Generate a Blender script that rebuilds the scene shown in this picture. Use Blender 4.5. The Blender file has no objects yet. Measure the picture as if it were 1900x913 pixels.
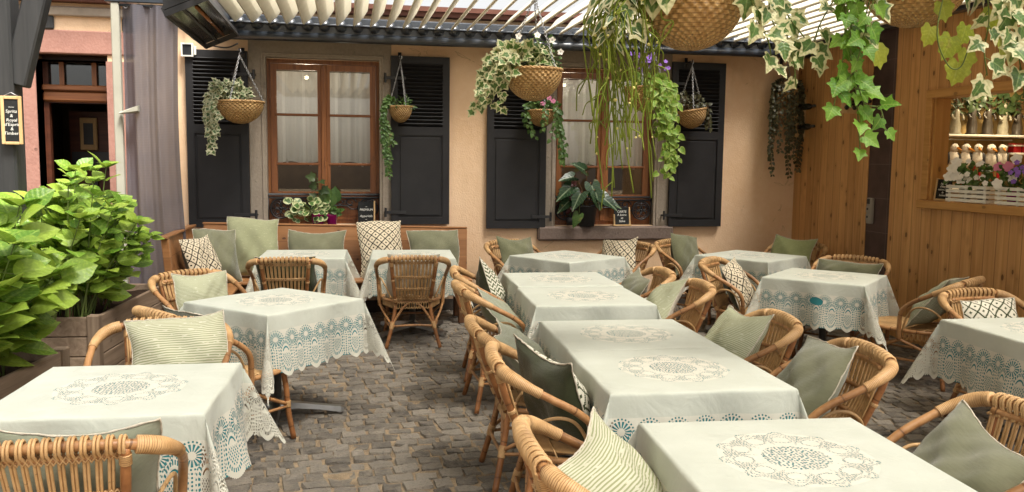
import bpy, math, random
from mathutils import Vector, Matrix, Euler
random.seed(7)
PI = math.pi
sc = bpy.context.scene
COL = sc.collection
R = math.radians

# ------------------------------------------------------------------ camera, sky, sun, exposure
cam_d = bpy.data.cameras.new('camera')
cam_d.lens = 30.0
cam_d.sensor_width = 36.0
cam_d.clip_start = 0.05
cam_d.clip_end = 400
cam = bpy.data.objects.new('camera', cam_d)
COL.objects.link(cam)
cam.matrix_world = Matrix(((0.98178, 0.00767, -0.18984, 0), (-0.18966, 0.09892, -0.97685, 0),
                           (0.01128, 0.99507, 0.09857, 1.646), (0, 0, 0, 1)))
sc.camera = cam

SUN_EL, SUN_AZ = 63.0, 150.0          # azimuth clockwise from +Y (north): behind the camera, to its right
w = bpy.data.worlds.new('World')
sc.world = w
w.use_nodes = True
wn = w.node_tree
sky = wn.nodes.new('ShaderNodeTexSky')
sky.sky_type = 'NISHITA'
sky.sun_disc = False
sky.sun_elevation = R(SUN_EL)
sky.sun_rotation = R(SUN_AZ)
sky.air_density = 1.0
sky.dust_density = 5.0
sky.ozone_density = 0.6
hsv = wn.nodes.new('ShaderNodeHueSaturation')
hsv.inputs['Saturation'].default_value = 0.14
tint = wn.nodes.new('ShaderNodeMix')
tint.data_type = 'RGBA'
tint.blend_type = 'MULTIPLY'
tint.inputs[0].default_value = 1.0
tint.inputs[7].default_value = (1.02, 1.0, 0.97, 1)
bg = wn.nodes['Background']
wn.links.new(sky.outputs[0], hsv.inputs['Color'])
wn.links.new(hsv.outputs[0], tint.inputs[6])
wn.links.new(tint.outputs[2], bg.inputs[0])
bg.inputs[1].default_value = 0.10

sd = bpy.data.lights.new('sun', 'SUN')
sd.energy = 3.1
sd.angle = R(17)
sd.color = (1.0, 0.95, 0.86)
sun = bpy.data.objects.new('sun', sd)
COL.objects.link(sun)
_d = Vector((math.sin(R(SUN_AZ)) * math.cos(R(SUN_EL)), math.cos(R(SUN_AZ)) * math.cos(R(SUN_EL)), math.sin(R(SUN_EL))))
sun.rotation_euler = _d.to_track_quat('Z', 'Y').to_euler()

sc.view_settings.view_transform = 'Standard'
sc.view_settings.look = 'None'
sc.view_settings.gamma = 1
sc.view_settings.use_curve_mapping = False
sc.view_settings.exposure = 1.55
sc.cycles.use_denoising = True
sc.cycles.max_bounces = 8
sc.cycles.transparent_max_bounces = 24
sc.cycles.diffuse_bounces = 4
sc.cycles.glossy_bounces = 3
sc.cycles.caustics_reflective = False
sc.cycles.caustics_refractive = False
sc.cycles.sample_clamp_indirect = 6

# ------------------------------------------------------------------ node expression helper
class S:
    """a node socket with arithmetic"""
    def __init__(s, nt, k): s.nt, k_ = nt, k; s.k = k
    def _m(s, op, *a):
        n = s.nt.nodes.new('ShaderNodeMath'); n.operation = op
        for i, x in enumerate((s,) + a):
            if isinstance(x, S): s.nt.links.new(x.k, n.inputs[i])
            else: n.inputs[i].default_value = x
        return S(s.nt, n.outputs[0])
    def __add__(s, o): return s._m('ADD', o)
    __radd__ = __add__
    def __mul__(s, o): return s._m('MULTIPLY', o)
    __rmul__ = __mul__
    def __sub__(s, o): return s._m('SUBTRACT', o)
    def __rsub__(s, o): return (s * -1.0) + o
    def __truediv__(s, o): return s._m('DIVIDE', o)
    def __neg__(s): return s * -1.0
    def abs(s): return s._m('ABSOLUTE')
    def sin(s): return s._m('SINE')
    def cos(s): return s._m('COSINE')
    def sqrt(s): return s._m('SQRT')
    def fract(s): return s._m('FRACT')
    def floor(s): return s._m('FLOOR')
    def pow(s, o): return s._m('POWER', o)
    def lt(s, o): return s._m('LESS_THAN', o)
    def gt(s, o): return s._m('GREATER_THAN', o)
    def min(s, o): return s._m('MINIMUM', o)
    def max(s, o): return s._m('MAXIMUM', o)
    def atan2(s, o): return s._m('ARCTAN2', o)
    def band(s, a, b): return s.gt(a) * s.lt(b)
    def inv(s): return 1.0 - s
    def ramp(s, a, b):
        n = s.nt.nodes.new('ShaderNodeMapRange'); n.clamp = True
        s.nt.links.new(s.k, n.inputs[0]); n.inputs[1].default_value = a; n.inputs[2].default_value = b
        return S(s.nt, n.outputs[0])

class Mt:
    def __init__(s, name, base=(0.5, 0.5, 0.5), rough=0.6, spec=0.3, metal=0.0):
        s.m = bpy.data.materials.new(name); s.m.use_nodes = True
        s.nt = s.m.node_tree; s.b = s.nt.nodes['Principled BSDF']; s.out = s.nt.nodes['Material Output']
        s.col(base); s.rough(rough)
        s.b.inputs['Specular IOR Level'].default_value = spec
        s.b.inputs['Metallic'].default_value = metal
    def n(s, t): return s.nt.nodes.new(t)
    def lk(s, a, b): s.nt.links.new(a.k if isinstance(a, S) else a, b)
    def col(s, c):
        if isinstance(c, tuple): s.b.inputs['Base Color'].default_value = (*c[:3], 1)
        else: s.lk(c, s.b.inputs['Base Color'])
    def rough(s, r):
        if isinstance(r, S): s.lk(r, s.b.inputs['Roughness'])
        else: s.b.inputs['Roughness'].default_value = r
    def uv(s):
        t = s.n('ShaderNodeTexCoord'); x = s.n('ShaderNodeSeparateXYZ'); s.lk(t.outputs['UV'], x.inputs[0])
        return S(s.nt, x.outputs[0]), S(s.nt, x.outputs[1])
    def obj(s):
        t = s.n('ShaderNodeTexCoord'); x = s.n('ShaderNodeSeparateXYZ'); s.lk(t.outputs['Object'], x.inputs[0])
        return [S(s.nt, x.outputs[i]) for i in range(3)]
    def vec(s, x, y, z=0.0):
        c = s.n('ShaderNodeCombineXYZ')
        for i, v in enumerate((x, y, z)):
            if isinstance(v, S): s.lk(v, c.inputs[i])
            else: c.inputs[i].default_value = v
        return c.outputs[0]
    def ovec(s): return s.n('ShaderNodeTexCoord').outputs['Object']
    def uvec(s): return s.n('ShaderNodeTexCoord').outputs['UV']
    def noise(s, scale, v=None, detail=3, rough=0.55, dist=0.0):
        n = s.n('ShaderNodeTexNoise'); s.lk(v if v is not None else s.ovec(), n.inputs['Vector'])
        n.inputs['Scale'].default_value = scale; n.inputs['Detail'].default_value = detail
        n.inputs['Roughness'].default_value = rough; n.inputs['Distortion'].default_value = dist
        return S(s.nt, n.outputs['Fac'])
    def voro(s, scale, v=None, feature='F1', out='Distance', rnd=1.0, dim='3D'):
        n = s.n('ShaderNodeTexVoronoi'); n.feature = feature; n.voronoi_dimensions = dim
        s.lk(v if v is not None else s.ovec(), n.inputs['Vector'])
        n.inputs['Scale'].default_value = scale; n.inputs['Randomness'].default_value = rnd
        if out == 'Color':
            x = s.n('ShaderNodeSeparateXYZ'); s.lk(n.outputs['Color'], x.inputs[0]); return S(s.nt, x.outputs[0])
        return S(s.nt, n.outputs[out])
    def attr(s, name):
        a = s.n('ShaderNodeAttribute'); a.attribute_name = name
        return S(s.nt, a.outputs['Fac'])
    def mix(s, f, a, b, mode='MIX'):
        n = s.n('ShaderNodeMix'); n.data_type = 'RGBA'; n.blend_type = mode
        if isinstance(f, S): s.lk(f, n.inputs[0])
        else: n.inputs[0].default_value = f
        for i, c in ((6, a), (7, b)):
            if isinstance(c, tuple): n.inputs[i].default_value = (*c[:3], 1)
            else: s.lk(c, n.inputs[i])
        return n.outputs[2]
    def bump(s, h, strength=0.4, dist=0.01):
        n = s.n('ShaderNodeBump'); n.inputs['Strength'].default_value = strength; n.inputs['Distance'].default_value = dist
        s.lk(h, n.inputs['Height']); s.lk(n.outputs[0], s.b.inputs['Normal'])
    def cut(s, alpha):
        """alpha (S): 1 = cloth, 0 = hole"""
        t = s.n('ShaderNodeBsdfTransparent'); m = s.n('ShaderNodeMixShader')
        s.lk(alpha, m.inputs[0]); s.lk(t.outputs[0], m.inputs[1])
        src = s.out.inputs[0].links[0].from_socket
        s.lk(src, m.inputs[2]); s.lk(m.outputs[0], s.out.inputs[0])
    def translucent(s, c, f):
        t = s.n('ShaderNodeBsdfTranslucent'); m = s.n('ShaderNodeMixShader'); m.inputs[0].default_value = f
        if isinstance(c, tuple): t.inputs[0].default_value = (*c, 1)
        else: s.lk(c, t.inputs[0])
        src = s.out.inputs[0].links[0].from_socket
        s.lk(src, m.inputs[1]); s.lk(t.outputs[0], m.inputs[2]); s.lk(m.outputs[0], s.out.inputs[0])

# ------------------------------------------------------------------ mesh helper
class MB:
    def __init__(s): s.v = []; s.f = []; s.mi = []; s.uv = []; s.rnd = []; s.e = []; s.cur = 0
    def add(s, vs, fs, uv=None, rnd=0.0, e=None):
        o = len(s.v); s.v += [tuple(p) for p in vs]; s.f += [tuple(i + o for i in f) for f in fs]
        s.mi += [s.cur] * len(fs); s.uv += (uv if uv else [(0, 0)] * len(vs)); s.rnd += [rnd] * len(vs)
        s.e += (e if e else [0.0] * len(vs)); return o
    def box(s, x0, x1, y0, y1, z0, z1, M=None, rnd=None, bev=0.0):
        if bev > 0:
            vs = []; b = min(bev, abs(x1 - x0) * .45, abs(y1 - y0) * .45, abs(z1 - z0) * .45)
            xs = (x0, x0 + b, x1 - b, x1); ys = (y0, y0 + b, y1 - b, y1); zs = (z0, z0 + b, z1 - b, z1)
            ix = {}
            def P(i, j, k):
                if (i, j, k) not in ix: ix[(i, j, k)] = len(vs); vs.append(Vector((xs[i], ys[j], zs[k])))
                return ix[(i, j, k)]
            fs = []
            for a, c in ((0, 1), (3, 2)):
                fs.append([P(a, 1, 1), P(a, 2, 1), P(a, 2, 2), P(a, 1, 2)][::1 if a else -1])
                fs.append([P(1, a, 1), P(2, a, 1), P(2, a, 2), P(1, a, 2)][::-1 if a else 1])
                fs.append([P(1, 1, a), P(2, 1, a), P(2, 2, a), P(1, 2, a)][::1 if a else -1])
            for i in (0, 3):
                ii = 1 if i == 0 else 2
                for j in (0, 3):
                    jj = 1 if j == 0 else 2
                    fs.append([P(i, jj, 1), P(i, jj, 2), P(ii, j, 2), P(ii, j, 1)])
                    fs.append([P(i, 1, jj), P(i, 2, jj), P(ii, 2, j), P(ii, 1, j)])
                    fs.append([P(1, i, jj), P(2, i, jj), P(2, ii, j), P(1, ii, j)])
                    for k in (0, 3):
                        kk = 1 if k == 0 else 2
                        fs.append([P(i, jj, kk), P(ii, j, kk), P(ii, jj, k)])
        else:
            vs = [Vector((x, y, z)) for z in (z0, z1) for y in (y0, y1) for x in (x0, x1)]
            fs = [(0, 2, 3, 1), (4, 5, 7, 6), (0, 1, 5, 4), (2, 6, 7, 3), (0, 4, 6, 2), (1, 3, 7, 5)]
        if M is not None: vs = [M @ p for p in vs]
        return s.add(vs, fs, rnd=random.random() if rnd is None else rnd)
    def tube(s, pts, r, n=8, closed=False, cap=True, rnd=0.0):
        pts = [Vector(p) for p in pts]; N = len(pts)
        if N < 2: return
        rs = r if isinstance(r, (list, tuple)) else [r] * N
        tang = []
        for i in range(N):
            if closed: t = pts[(i + 1) % N] - pts[i - 1]
            else: t = pts[min(i + 1, N - 1)] - pts[max(i - 1, 0)]
            tang.append(t.normalized() if t.length > 1e-9 else Vector((0, 0, 1)))
        up = Vector((0, 0, 1)) if abs(tang[0].z) < .9 else Vector((1, 0, 0))
        nr = tang[0].cross(up).normalized()
        vs = []; uv = []; L = 0.0
        for i in range(N):
            nr = (nr - tang[i] * nr.dot(tang[i]))
            nr = nr.normalized() if nr.length > 1e-6 else tang[i].orthogonal().normalized()
            bn = tang[i].cross(nr)
            if i: L += (pts[i] - pts[i - 1]).length
            for k in range(n):
                a = 2 * PI * k / n
                vs.append(pts[i] + (nr * math.cos(a) + bn * math.sin(a)) * rs[i]); uv.append((k / n, L))
        fs = []
        for i in range(N if closed else N - 1):
            j = (i + 1) % N
            for k in range(n):
                k2 = (k + 1) % n
                fs.append((i * n + k, i * n + k2, j * n + k2, j * n + k))
        if cap and not closed:
            fs.append(tuple(range(n))[::-1]); fs.append(tuple((N - 1) * n + k for k in range(n)))
        s.add(vs, fs, uv=uv, rnd=rnd)
    def grid(s, fn, nu, nv, uvfn=None, rnd=0.0, flip=False):
        vs = []; uv = []
        for j in range(nv + 1):
            for i in range(nu + 1):
                u, v = i / nu, j / nv
                vs.append(Vector(fn(u, v))); uv.append(uvfn(u, v) if uvfn else (u, v))
        fs = []
        for j in range(nv):
            for i in range(nu):
                a = j * (nu + 1) + i
                q = (a, a + 1, a + nu + 2, a + nu + 1)
                fs.append(q[::-1] if flip else q)
        return s.add(vs, fs, uv=uv, rnd=rnd)
    def lathe(s, prof, n=24, M=None, cap=True, rnd=0.0):
        vs = [Vector((r * math.cos(2 * PI * k / n), r * math.sin(2 * PI * k / n), z)) for r, z in prof for k in range(n)]
        uv = [(k / n, i / max(1, len(prof) - 1)) for i in range(len(prof)) for k in range(n)]
        fs = [(i * n + k, i * n + (k + 1) % n, (i + 1) * n + (k + 1) % n, (i + 1) * n + k) for i in range(len(prof) - 1) for k in range(n)]
        if cap:
            fs.append(tuple(range(n))[::-1]); fs.append(tuple((len(prof) - 1) * n + k for k in range(n)))
        if M is not None: vs = [M @ p for p in vs]
        s.add(vs, fs, uv=uv, rnd=rnd)
    def ball(s, c, rx, ry=None, rz=None, n=12, m=8, rnd=0.0, M=None):
        ry = ry or rx; rz = rz or rx; c = Vector(c)
        def fn(u, v):
            a, b = 2 * PI * u, PI * (v - .5)
            p = Vector((rx * math.cos(a) * math.cos(b), ry * math.sin(a) * math.cos(b), rz * math.sin(b)))
            return (M @ p if M else p) + c
        s.grid(fn, n, m, rnd=rnd)
    def build(s, name, mats, parent=None, smooth=True, label=None):
        me = bpy.data.meshes.new(name); me.from_pydata(s.v, [], s.f)
        for m in (mats if isinstance(mats, (list, tuple)) else [mats]): me.materials.append(m.m if isinstance(m, Mt) else m)
        if s.f:
            me.polygons.foreach_set('material_index', s.mi)
            me.polygons.foreach_set('use_smooth', [smooth] * len(s.f))
            ul = me.uv_layers.new(name='UVMap')
            li = [0] * len(me.loops); me.loops.foreach_get('vertex_index', li)
            buf = []
            for i in li: buf += s.uv[i]
            ul.data.foreach_set('uv', buf)
            a = me.attributes.new('rnd', 'FLOAT', 'POINT'); a.data.foreach_set('value', s.rnd)
            a = me.attributes.new('edge', 'FLOAT', 'POINT'); a.data.foreach_set('value', s.e)
        me.validate(); me.update()
        o = bpy.data.objects.new(name, me); COL.objects.link(o)
        if parent is not None: o.parent = parent
        if label: o['label'] = label
        return o

def thing(name, label, cat, loc=(0, 0, 0), rz=0.0, group=None):
    o = bpy.data.objects.new(name, None); COL.objects.link(o)
    o.empty_display_size = .1
    o.location = loc; o.rotation_euler = (0, 0, rz); o['label'] = label; o['category'] = cat
    if group: o['group'] = group
    return o
def tag(o, label, cat, group=None):
    o['label'] = label; o['category'] = cat
    if group: o['group'] = group
    return o
def dup(root, loc=None, rz=None, label=None):
    r = root.copy(); COL.objects.link(r)
    if loc is not None: r.location = loc
    if rz is not None: r.rotation_euler = (0, 0, rz)
    if label: r['label'] = label
    for ch in list(root.children):
        c = ch.copy(); COL.objects.link(c); c.parent = r
        for g in list(ch.children):
            d = g.copy(); COL.objects.link(d); d.parent = c
    return r
def cr(pts, k=6):
    """Catmull-Rom through the points"""
    P = [Vector(p) for p in pts]; P = [P[0] * 2 - P[1]] + P + [P[-1] * 2 - P[-2]]; out = []
    for i in range(1, len(P) - 2):
        a, b, c, d = P[i - 1], P[i], P[i + 1], P[i + 2]
        for j in range(k):
            t = j / k
            out.append(.5 * ((2 * b) + (c - a) * t + (2 * a - 5 * b + 4 * c - d) * t * t + (3 * b - a - 3 * c + d) * t ** 3))
    out.append(P[-2]); return out
def rn(a, b): return random.uniform(a, b)
def text_obj(body, size, M, mat, parent, name='lettering', extrude=.0008, align='CENTER', spacing=1.0):
    c = bpy.data.curves.new(name, 'FONT'); c.body = body; c.size = size; c.extrude = extrude
    c.align_x = align; c.align_y = 'CENTER'; c.space_line = spacing; c.shear = .12; c.resolution_u = 2
    c.materials.append(mat.m)
    tmp = bpy.data.objects.new(name, c); me = bpy.data.meshes.new_from_object(tmp)
    bpy.data.objects.remove(tmp); bpy.data.curves.remove(c)
    o = bpy.data.objects.new(name, me); COL.objects.link(o); o.parent = parent
    o.matrix_local = M
    return o

# ------------------------------------------------------------------ materials
def mat_plaster():
    m = Mt('peach_plaster', rough=.9, spec=.15)
    n1 = m.noise(1.3, detail=4); n2 = m.noise(14, detail=4)
    c = m.mix(n1.ramp(.3, .7), (.76, .545, .365), (.69, .465, .285))
    c = m.mix(n2.ramp(.45, .75) * .35, c, (.80, .60, .42))
    x, y, z = m.obj()
    st = m.noise(1.0, m.vec(x * 5.0, y, z * .9), detail=4)
    c = m.mix(st.ramp(.56, .74) * z.ramp(-.2, 3.2) * .35, c, (.46, .31, .18))
    c = m.mix((n1 + z.ramp(.55, .0) * .45).ramp(.66, .9) * .6, c, (.36, .26, .18))
    ck = m.voro(1.6, m.n('ShaderNodeTexCoord').outputs['Object'], 'DISTANCE_TO_EDGE') + (m.noise(6, detail=3) - .5) * .12
    c = m.mix(ck.abs().lt(.0035) * m.noise(.9).gt(.56) * .5, c, (.32, .22, .13))
    m.col(c); h = m.noise(60, detail=5) + n2 * .8 + n1 * 1.5; m.bump(h, .5, .008); return m
PLASTER = mat_plaster()
def mat_stone(name, a, b, c3, pit=.35):
    m = Mt(name, rough=.9, spec=.15)
    n1 = m.noise(3, detail=5); n2 = m.noise(40, detail=4); p = m.voro(9).lt(.16) * m.noise(4).gt(.52)
    c = m.mix(n1.ramp(.3, .7), a, b); c = m.mix(n2.ramp(.4, .8) * .5, c, c3)
    c = m.mix(p * pit, c, tuple(x * .45 for x in a)); m.col(c)
    m.bump(n2 + n1 - p * .6, .5, .008); return m
STONE = mat_stone('grey_beige_stone', (.30, .25, .20), (.25, .21, .17), (.37, .32, .26))
PINK = mat_stone('pink_sandstone', (.36, .19, .15), (.29, .15, .12), (.42, .24, .20), .8)
SILL = mat_stone('brown_sill_stone', (.17, .125, .105), (.13, .10, .085), (.24, .19, .16))
def mat_wood(name, c1, c2, axis='z', plank=0.0, knots=.5, rough=.6, grain=30.0, spec=.25, dark=(.10, .05, .02), gapw=.004, pax='y', bumps=.25):
    """wood with grain along axis; planks laid side by side along pax if plank > 0"""
    m = Mt(name, rough=rough, spec=spec)
    X = dict(zip('xyz', m.obj()))
    sc_ = {k: (1.2 if k == axis else grain) for k in 'xyz'}
    idx = None
    if plank > 0:
        idx = (X[pax] / plank).floor()
        off = (idx * 12.9898).sin() * 43.7
    v = m.vec(*[X[k] * sc_[k] + ((off * 1.7) if (plank > 0 and k == axis) else 0.0) for k in 'xyz'])
    g = m.noise(1.0, v, detail=4, rough=.6, dist=.6)
    v2 = m.vec(*[X[k] * (.35 if k == axis else 5.0) + ((off * 3.1) if plank > 0 and k == axis else 0.0) for k in 'xyz'])
    broad = m.noise(1.0, v2, detail=3)
    c = m.mix(g.ramp(.35, .68), c1, c2)
    c = m.mix(broad.ramp(.4, .75) * .45, c, tuple(x * .62 for x in c2))
    if plank > 0:
        rv = ((idx * 78.233).sin() * 437.58).fract()
        c = m.mix(rv * .30, c, tuple(x * .55 for x in c2))
        rw = ((idx * 37.71).sin() * 217.3).fract()
        c = m.mix(rw * .3, c, tuple(min(1, x * 1.35) for x in c1))
    if knots > 0:
        kv = m.vec(*[X[k] * (5.0 if k == axis else 9.0) for k in 'xyz'])
        kd = m.voro(1.0, kv) + m.noise(30) * .05
        kn = kd.lt(.15) * knots
        halo = kd.ramp(.38, .12) * knots * .5
        c = m.mix(halo, c, tuple(x * .5 for x in c2)); c = m.mix(kn, c, dark)
    h = g
    if plank > 0:
        gap = ((X[pax] / plank).fract() - .5).abs().gt(.5 - gapw / plank)
        c = m.mix(gap * .5, c, dark); h = g * .4 - gap * .6
    m.col(c); m.bump(h, bumps, .004); return m
KIOSK = mat_wood('honey_pine_cladding', (.66, .365, .145), (.43, .205, .066), 'z', .135, .75, .5, 26, .35, (.09, .035, .012))
KTRIM = mat_wood('honey_pine_trim', (.54, .29, .095), (.42, .205, .06), 'y', 0, .5, .5, 26, .35)
KTRIMV = mat_wood('honey_pine_jamb', (.54, .29, .095), (.42, .205, .06), 'z', 0, .6, .5, 26, .35)
BENCHW = mat_wood('orange_pine_bench', (.34, .16, .062), (.225, .092, .032), 'x', .16, .8, .45, 24, .4, (.06, .02, .008), .003, 'z')
BENCHD = mat_wood('dark_bench_wood', (.16, .075, .035), (.10, .045, .02), 'z', 0, .3, .5, 24)
WINW = mat_wood('red_brown_window_wood', (.30, .115, .035), (.17, .055, .018), 'z', 0, .2, .42, 34, .45, (.04, .012, .005))
WINH = mat_wood('red_brown_window_rail', (.28, .105, .034), (.15, .05, .017), 'x', 0, .2, .42, 34, .45, (.04, .012, .005))
DOORW = mat_wood('dark_red_door_wood', (.105, .03, .013), (.06, .017, .008), 'x', 0, .1, .45, 30, .4)
PLANTW = mat_wood('weathered_planter_wood', (.30, .22, .155), (.18, .125, .085), 'y', 0, .35, .8, 22, .15, (.04, .025, .015))
PLANTP = mat_wood('weathered_planter_post', (.27, .20, .14), (.16, .112, .077), 'z', 0, .3, .8, 22, .15, (.04, .025, .015))
BLACKW = mat_wood('black_painted_timber', (.040, .040, .040), (.024, .025, .026), 'z', 0, 0, .55, 30, .35, bumps=.5)
RAWPINE = mat_wood('raw_pine_strip', (.62, .42, .22), (.52, .33, .15), 'z', 0, .2, .6, 26)
def simple(name, c, rough=.5, spec=.4, metal=0.0, nz=0.0, nscale=20, bump=0.0):
    m = Mt(name, c, rough, spec, metal)
    if nz: m.col(m.mix(m.noise(nscale, detail=4).ramp(.3, .75), tuple(x * (1 - nz) for x in c), tuple(min(1, x * (1 + nz)) for x in c)))
    if bump: m.bump(m.noise(nscale * 3, detail=3), bump, .003)
    return m
SHUT = simple('anthracite_shutter_paint', (.017, .0165, .018), .55, .3, 0, .18, 5, .12)
IRON = simple('black_iron', (.014, .014, .016), .45, .5, 0, .2, 30, .2)
ALU = simple('cream_aluminium', (.72, .68, .57), .4, .5, 0, .05, 6)
DKALU = simple('blue_black_aluminium', (.030, .036, .046), .28, .6, .0, .15, 8)
WHITEP = simple('white_post_paint', (.36, .35, .29), .5, .4, 0, .08, 6)
STEEL = simple('brushed_steel', (.42, .41, .39), .35, .5, 1.0, .12, 14)
CHAINM = simple('galvanised_chain', (.40, .40, .41), .4, .5, .9, .2, 80)
DKMET = simple('black_metal', (.022, .022, .024), .4, .5, .0, .2, 12)
WHITEW = simple('white_painted_wood', (.74, .72, .66), .6, .3, 0, .08, 20)
SLATE = simple('chalkboard_slate', (.017, .018, .018), .8, .2, 0, .3, 30)
CHALK = simple('white_chalk', (.72, .71, .66), .95, .1)
MAGENTA = simple('magenta_ceramic', (.33, .012, .14), .25, .5)
BLACKPOT = simple('matt_black_pot', (.022, .022, .024), .5, .4, 0, .15, 20)
TILE = simple('maroon_tile', (.062, .036, .033), .45, .4, 0, .35, 5, .08)
GROUT = simple('pale_grout', (.16, .125, .12), .9, .1)
SOIL = simple('dark_potting_soil', (.028, .018, .012), 1.0, .05, 0, .5, 30, .8)
GREYPL = simple('grey_plastic', (.30, .27, .23), .5, .4)
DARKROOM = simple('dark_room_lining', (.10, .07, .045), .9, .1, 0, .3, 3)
CREAMWALL = simple('cream_shop_wall', (.42, .29, .12), .8, .2, 0, .15, 4)
GLASSBOT = simple('dark_green_bottle_glass', (.010, .011, .009), .12, .6)
FLUFF = simple('white_plush', (.62, .58, .52), 1.0, .05, 0, .15, 60, 1.0)
REDCLOTH = simple('dark_red_felt', (.26, .012, .014), .9, .1, 0, .2, 40)
ORANGE = simple('orange_plastic', (.60, .22, .02), .5, .3)
WHITEMET = simple('white_metal_housing', (.72, .72, .66), .4, .4)
GREYFRAME = simple('pale_grey_lintel', (.30, .25, .2), .9, .1, 0, .2, 8, .3)
TEAL = simple('teal_underlay_cloth', (.035, .19, .21), .85, .15, 0, .1, 12)
def mat_glass(name='window_glass', tintc=(.93, .95, .95)):
    m = Mt(name); g = m.n('ShaderNodeBsdfGlossy'); g.inputs['Roughness'].default_value = .015
    t = m.n('ShaderNodeBsdfTransparent'); t.inputs[0].default_value = (*tintc, 1)
    fr = m.n('ShaderNodeFresnel'); fr.inputs[0].default_value = 1.75
    mx = m.n('ShaderNodeMixShader'); m.lk(fr.outputs[0], mx.inputs[0]); m.lk(t.outputs[0], mx.inputs[1]); m.lk(g.outputs[0], mx.inputs[2])
    m.lk(mx.outputs[0], m.out.inputs[0]); return m
GLASS = mat_glass()
def mat_sheer(name, c, alpha, stripe=None, cell=420.0):
    m = Mt(name, c, .9, .1); u, v = m.uv()
    m.translucent(c, .45)
    wv = ((u * cell).sin() * .5 + (v * cell).sin() * .5) * .10
    a = wv + alpha + m.noise(4) * .12
    if stripe: a = a.max(((u / stripe).fract() - .5).abs().lt(.075) * .97)
    m.cut(a.min(1.0)); return m
SHEER = mat_sheer('white_sheer_curtain', (.88, .88, .88), .76, .21)
GREYSHEER = mat_sheer('grey_voile', (.165, .160, .185), .86)
def mat_cane(name, a, b, ring=True, rough=.42):
    m = Mt(name, rough=rough, spec=.4); u, v = m.uv()
    n = m.noise(22, detail=4); n2 = m.noise(5)
    c = m.mix(n.ramp(.3, .75), a, b); c = m.mix(n2.ramp(.4, .68) * .75, c, tuple(x * .55 for x in b)); c = m.mix(m.noise(48, detail=2).gt(.68) * .5, c, tuple(x * .35 for x in b))
    if ring:
        nd = ((v / .19 + n2 * .35).fract() - .5).abs().gt(.482)
        c = m.mix(nd * .75, c, (.09, .035, .012))
    m.col(c); m.bump(m.noise(90, detail=3), .2, .002); return m
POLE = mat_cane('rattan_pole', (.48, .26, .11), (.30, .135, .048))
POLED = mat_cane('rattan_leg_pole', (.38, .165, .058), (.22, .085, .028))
CANE = mat_cane('split_cane', (.64, .41, .195), (.48, .275, .11), False, .5)
def mat_wrap():
    m = Mt('wound_cane', rough=.5, spec=.35); u, v = m.uv()
    t = ((v / .0062 + m.noise(6) * .8).fract() - .5).abs(); n = m.noise(16, detail=3)
    c = m.mix(n.ramp(.3, .75), (.61, .385, .185), (.47, .27, .11)); c = m.mix(t.gt(.36) * .8, c, (.22, .10, .03))
    m.col(c); m.bump(t.gt(.36).inv(), .7, .003); return m
WOUND = mat_wrap()
def mat_wicker():
    m = Mt('basket_wicker', rough=.6, spec=.25); u, v = m.uv()
    k = u * 58.0; rows = v * 24.0
    par = (rows.floor() * .5).fract() * 2.0
    h = ((k + par) * PI).sin() * ((rows.fract() - .5) * PI).cos()
    n = m.noise(18)
    c = m.mix(n.ramp(.3, .7), (.62, .40, .17), (.48, .275, .10))
    c = m.mix(h.ramp(-.2, -.9) * .36, c, (.20, .10, .035)); c = m.mix(h.ramp(.5, 1.0) * .4, c, (.72, .52, .27))
    rg = (rows.fract() - .5).abs().gt(.42); c = m.mix(rg * .6, c, (.15, .07, .025))
    m.col(c); m.bump(h - rg * .5, .9, .012); return m
WICKER = mat_wicker()
def mat_leaf(name, a, b, edge=None, vein=(.45, .55, .15), trans=.3, ew=.62, rough=.45, veins=True):
    m = Mt(name, rough=rough, spec=.35); u, v = m.uv(); r = m.attr('rnd'); e = m.attr('edge')
    c = m.mix(r, a, b)
    n = m.noise(35, detail=2)
    if edge:
        f = (e + (m.noise(26, detail=1) - .5) * 1.5).ramp(ew - .05, ew + .08)
        c = m.mix((n.gt(.56)) * .6, c, tuple(x * 1.9 for x in a)); c = m.mix(f, c, edge)
    if veins:
        ua = u.abs()
        mid = ua.lt(.03); sv = ((v * 5.5 - ua * 3.4).fract() - .5).abs().lt(.06)
        c = m.mix(mid.max(sv * .45) * .38, c, vein)
        m.bump(((v * 5.5 - ua * 3.4) * 2 * PI).sin() * .5 - mid, .2, .005)
    c = m.mix(m.noise(70, detail=3).ramp(.5, .7) * .35, c, tuple(min(1, x * 1.7) for x in b)); c = m.mix(m.noise(11, detail=2).gt(.70) * .35, c, (.28, .22, .06))
    m.col(c); m.translucent(c, trans); return m
LIVY = mat_leaf('variegated_ivy_leaf', (.045, .10, .022), (.085, .16, .035), (.62, .60, .36), (.30, .38, .14), .25, .62)
LIVYS = mat_leaf('small_variegated_leaf', (.045, .09, .03), (.10, .16, .06), (.52, .52, .34), trans=.2, ew=.55, veins=False)
LGREEN = mat_leaf('bright_ivy_leaf', (.075, .20, .016), (.17, .33, .035), None, (.40, .50, .14), .35)
LYEL = mat_leaf('yellow_green_vine_leaf', (.24, .30, .022), (.33, .36, .04), None, (.42, .44, .10), .4)
LHYD = mat_leaf('hydrangea_leaf', (.095, .215, .020), (.31, .42, .055), None, (.36, .48, .12), .3, rough=.4)
LPOTH = mat_leaf('pothos_leaf', (.11, .24, .025), (.24, .36, .05), (.34, .44, .10), (.36, .44, .12), .35, .75)
LDARK = mat_leaf('dark_green_leaf', (.018, .035, .012), (.05, .08, .025), None, (.1, .14, .05), .15, veins=False)
LMID = mat_leaf('mid_green_leaf', (.035, .085, .018), (.085, .15, .035), None, (.16, .22, .07), .22, veins=False)
LDRY = mat_leaf('dry_olive_leaf', (.035, .038, .018), (.085, .08, .04), None, trans=.1, veins=False)
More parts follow.
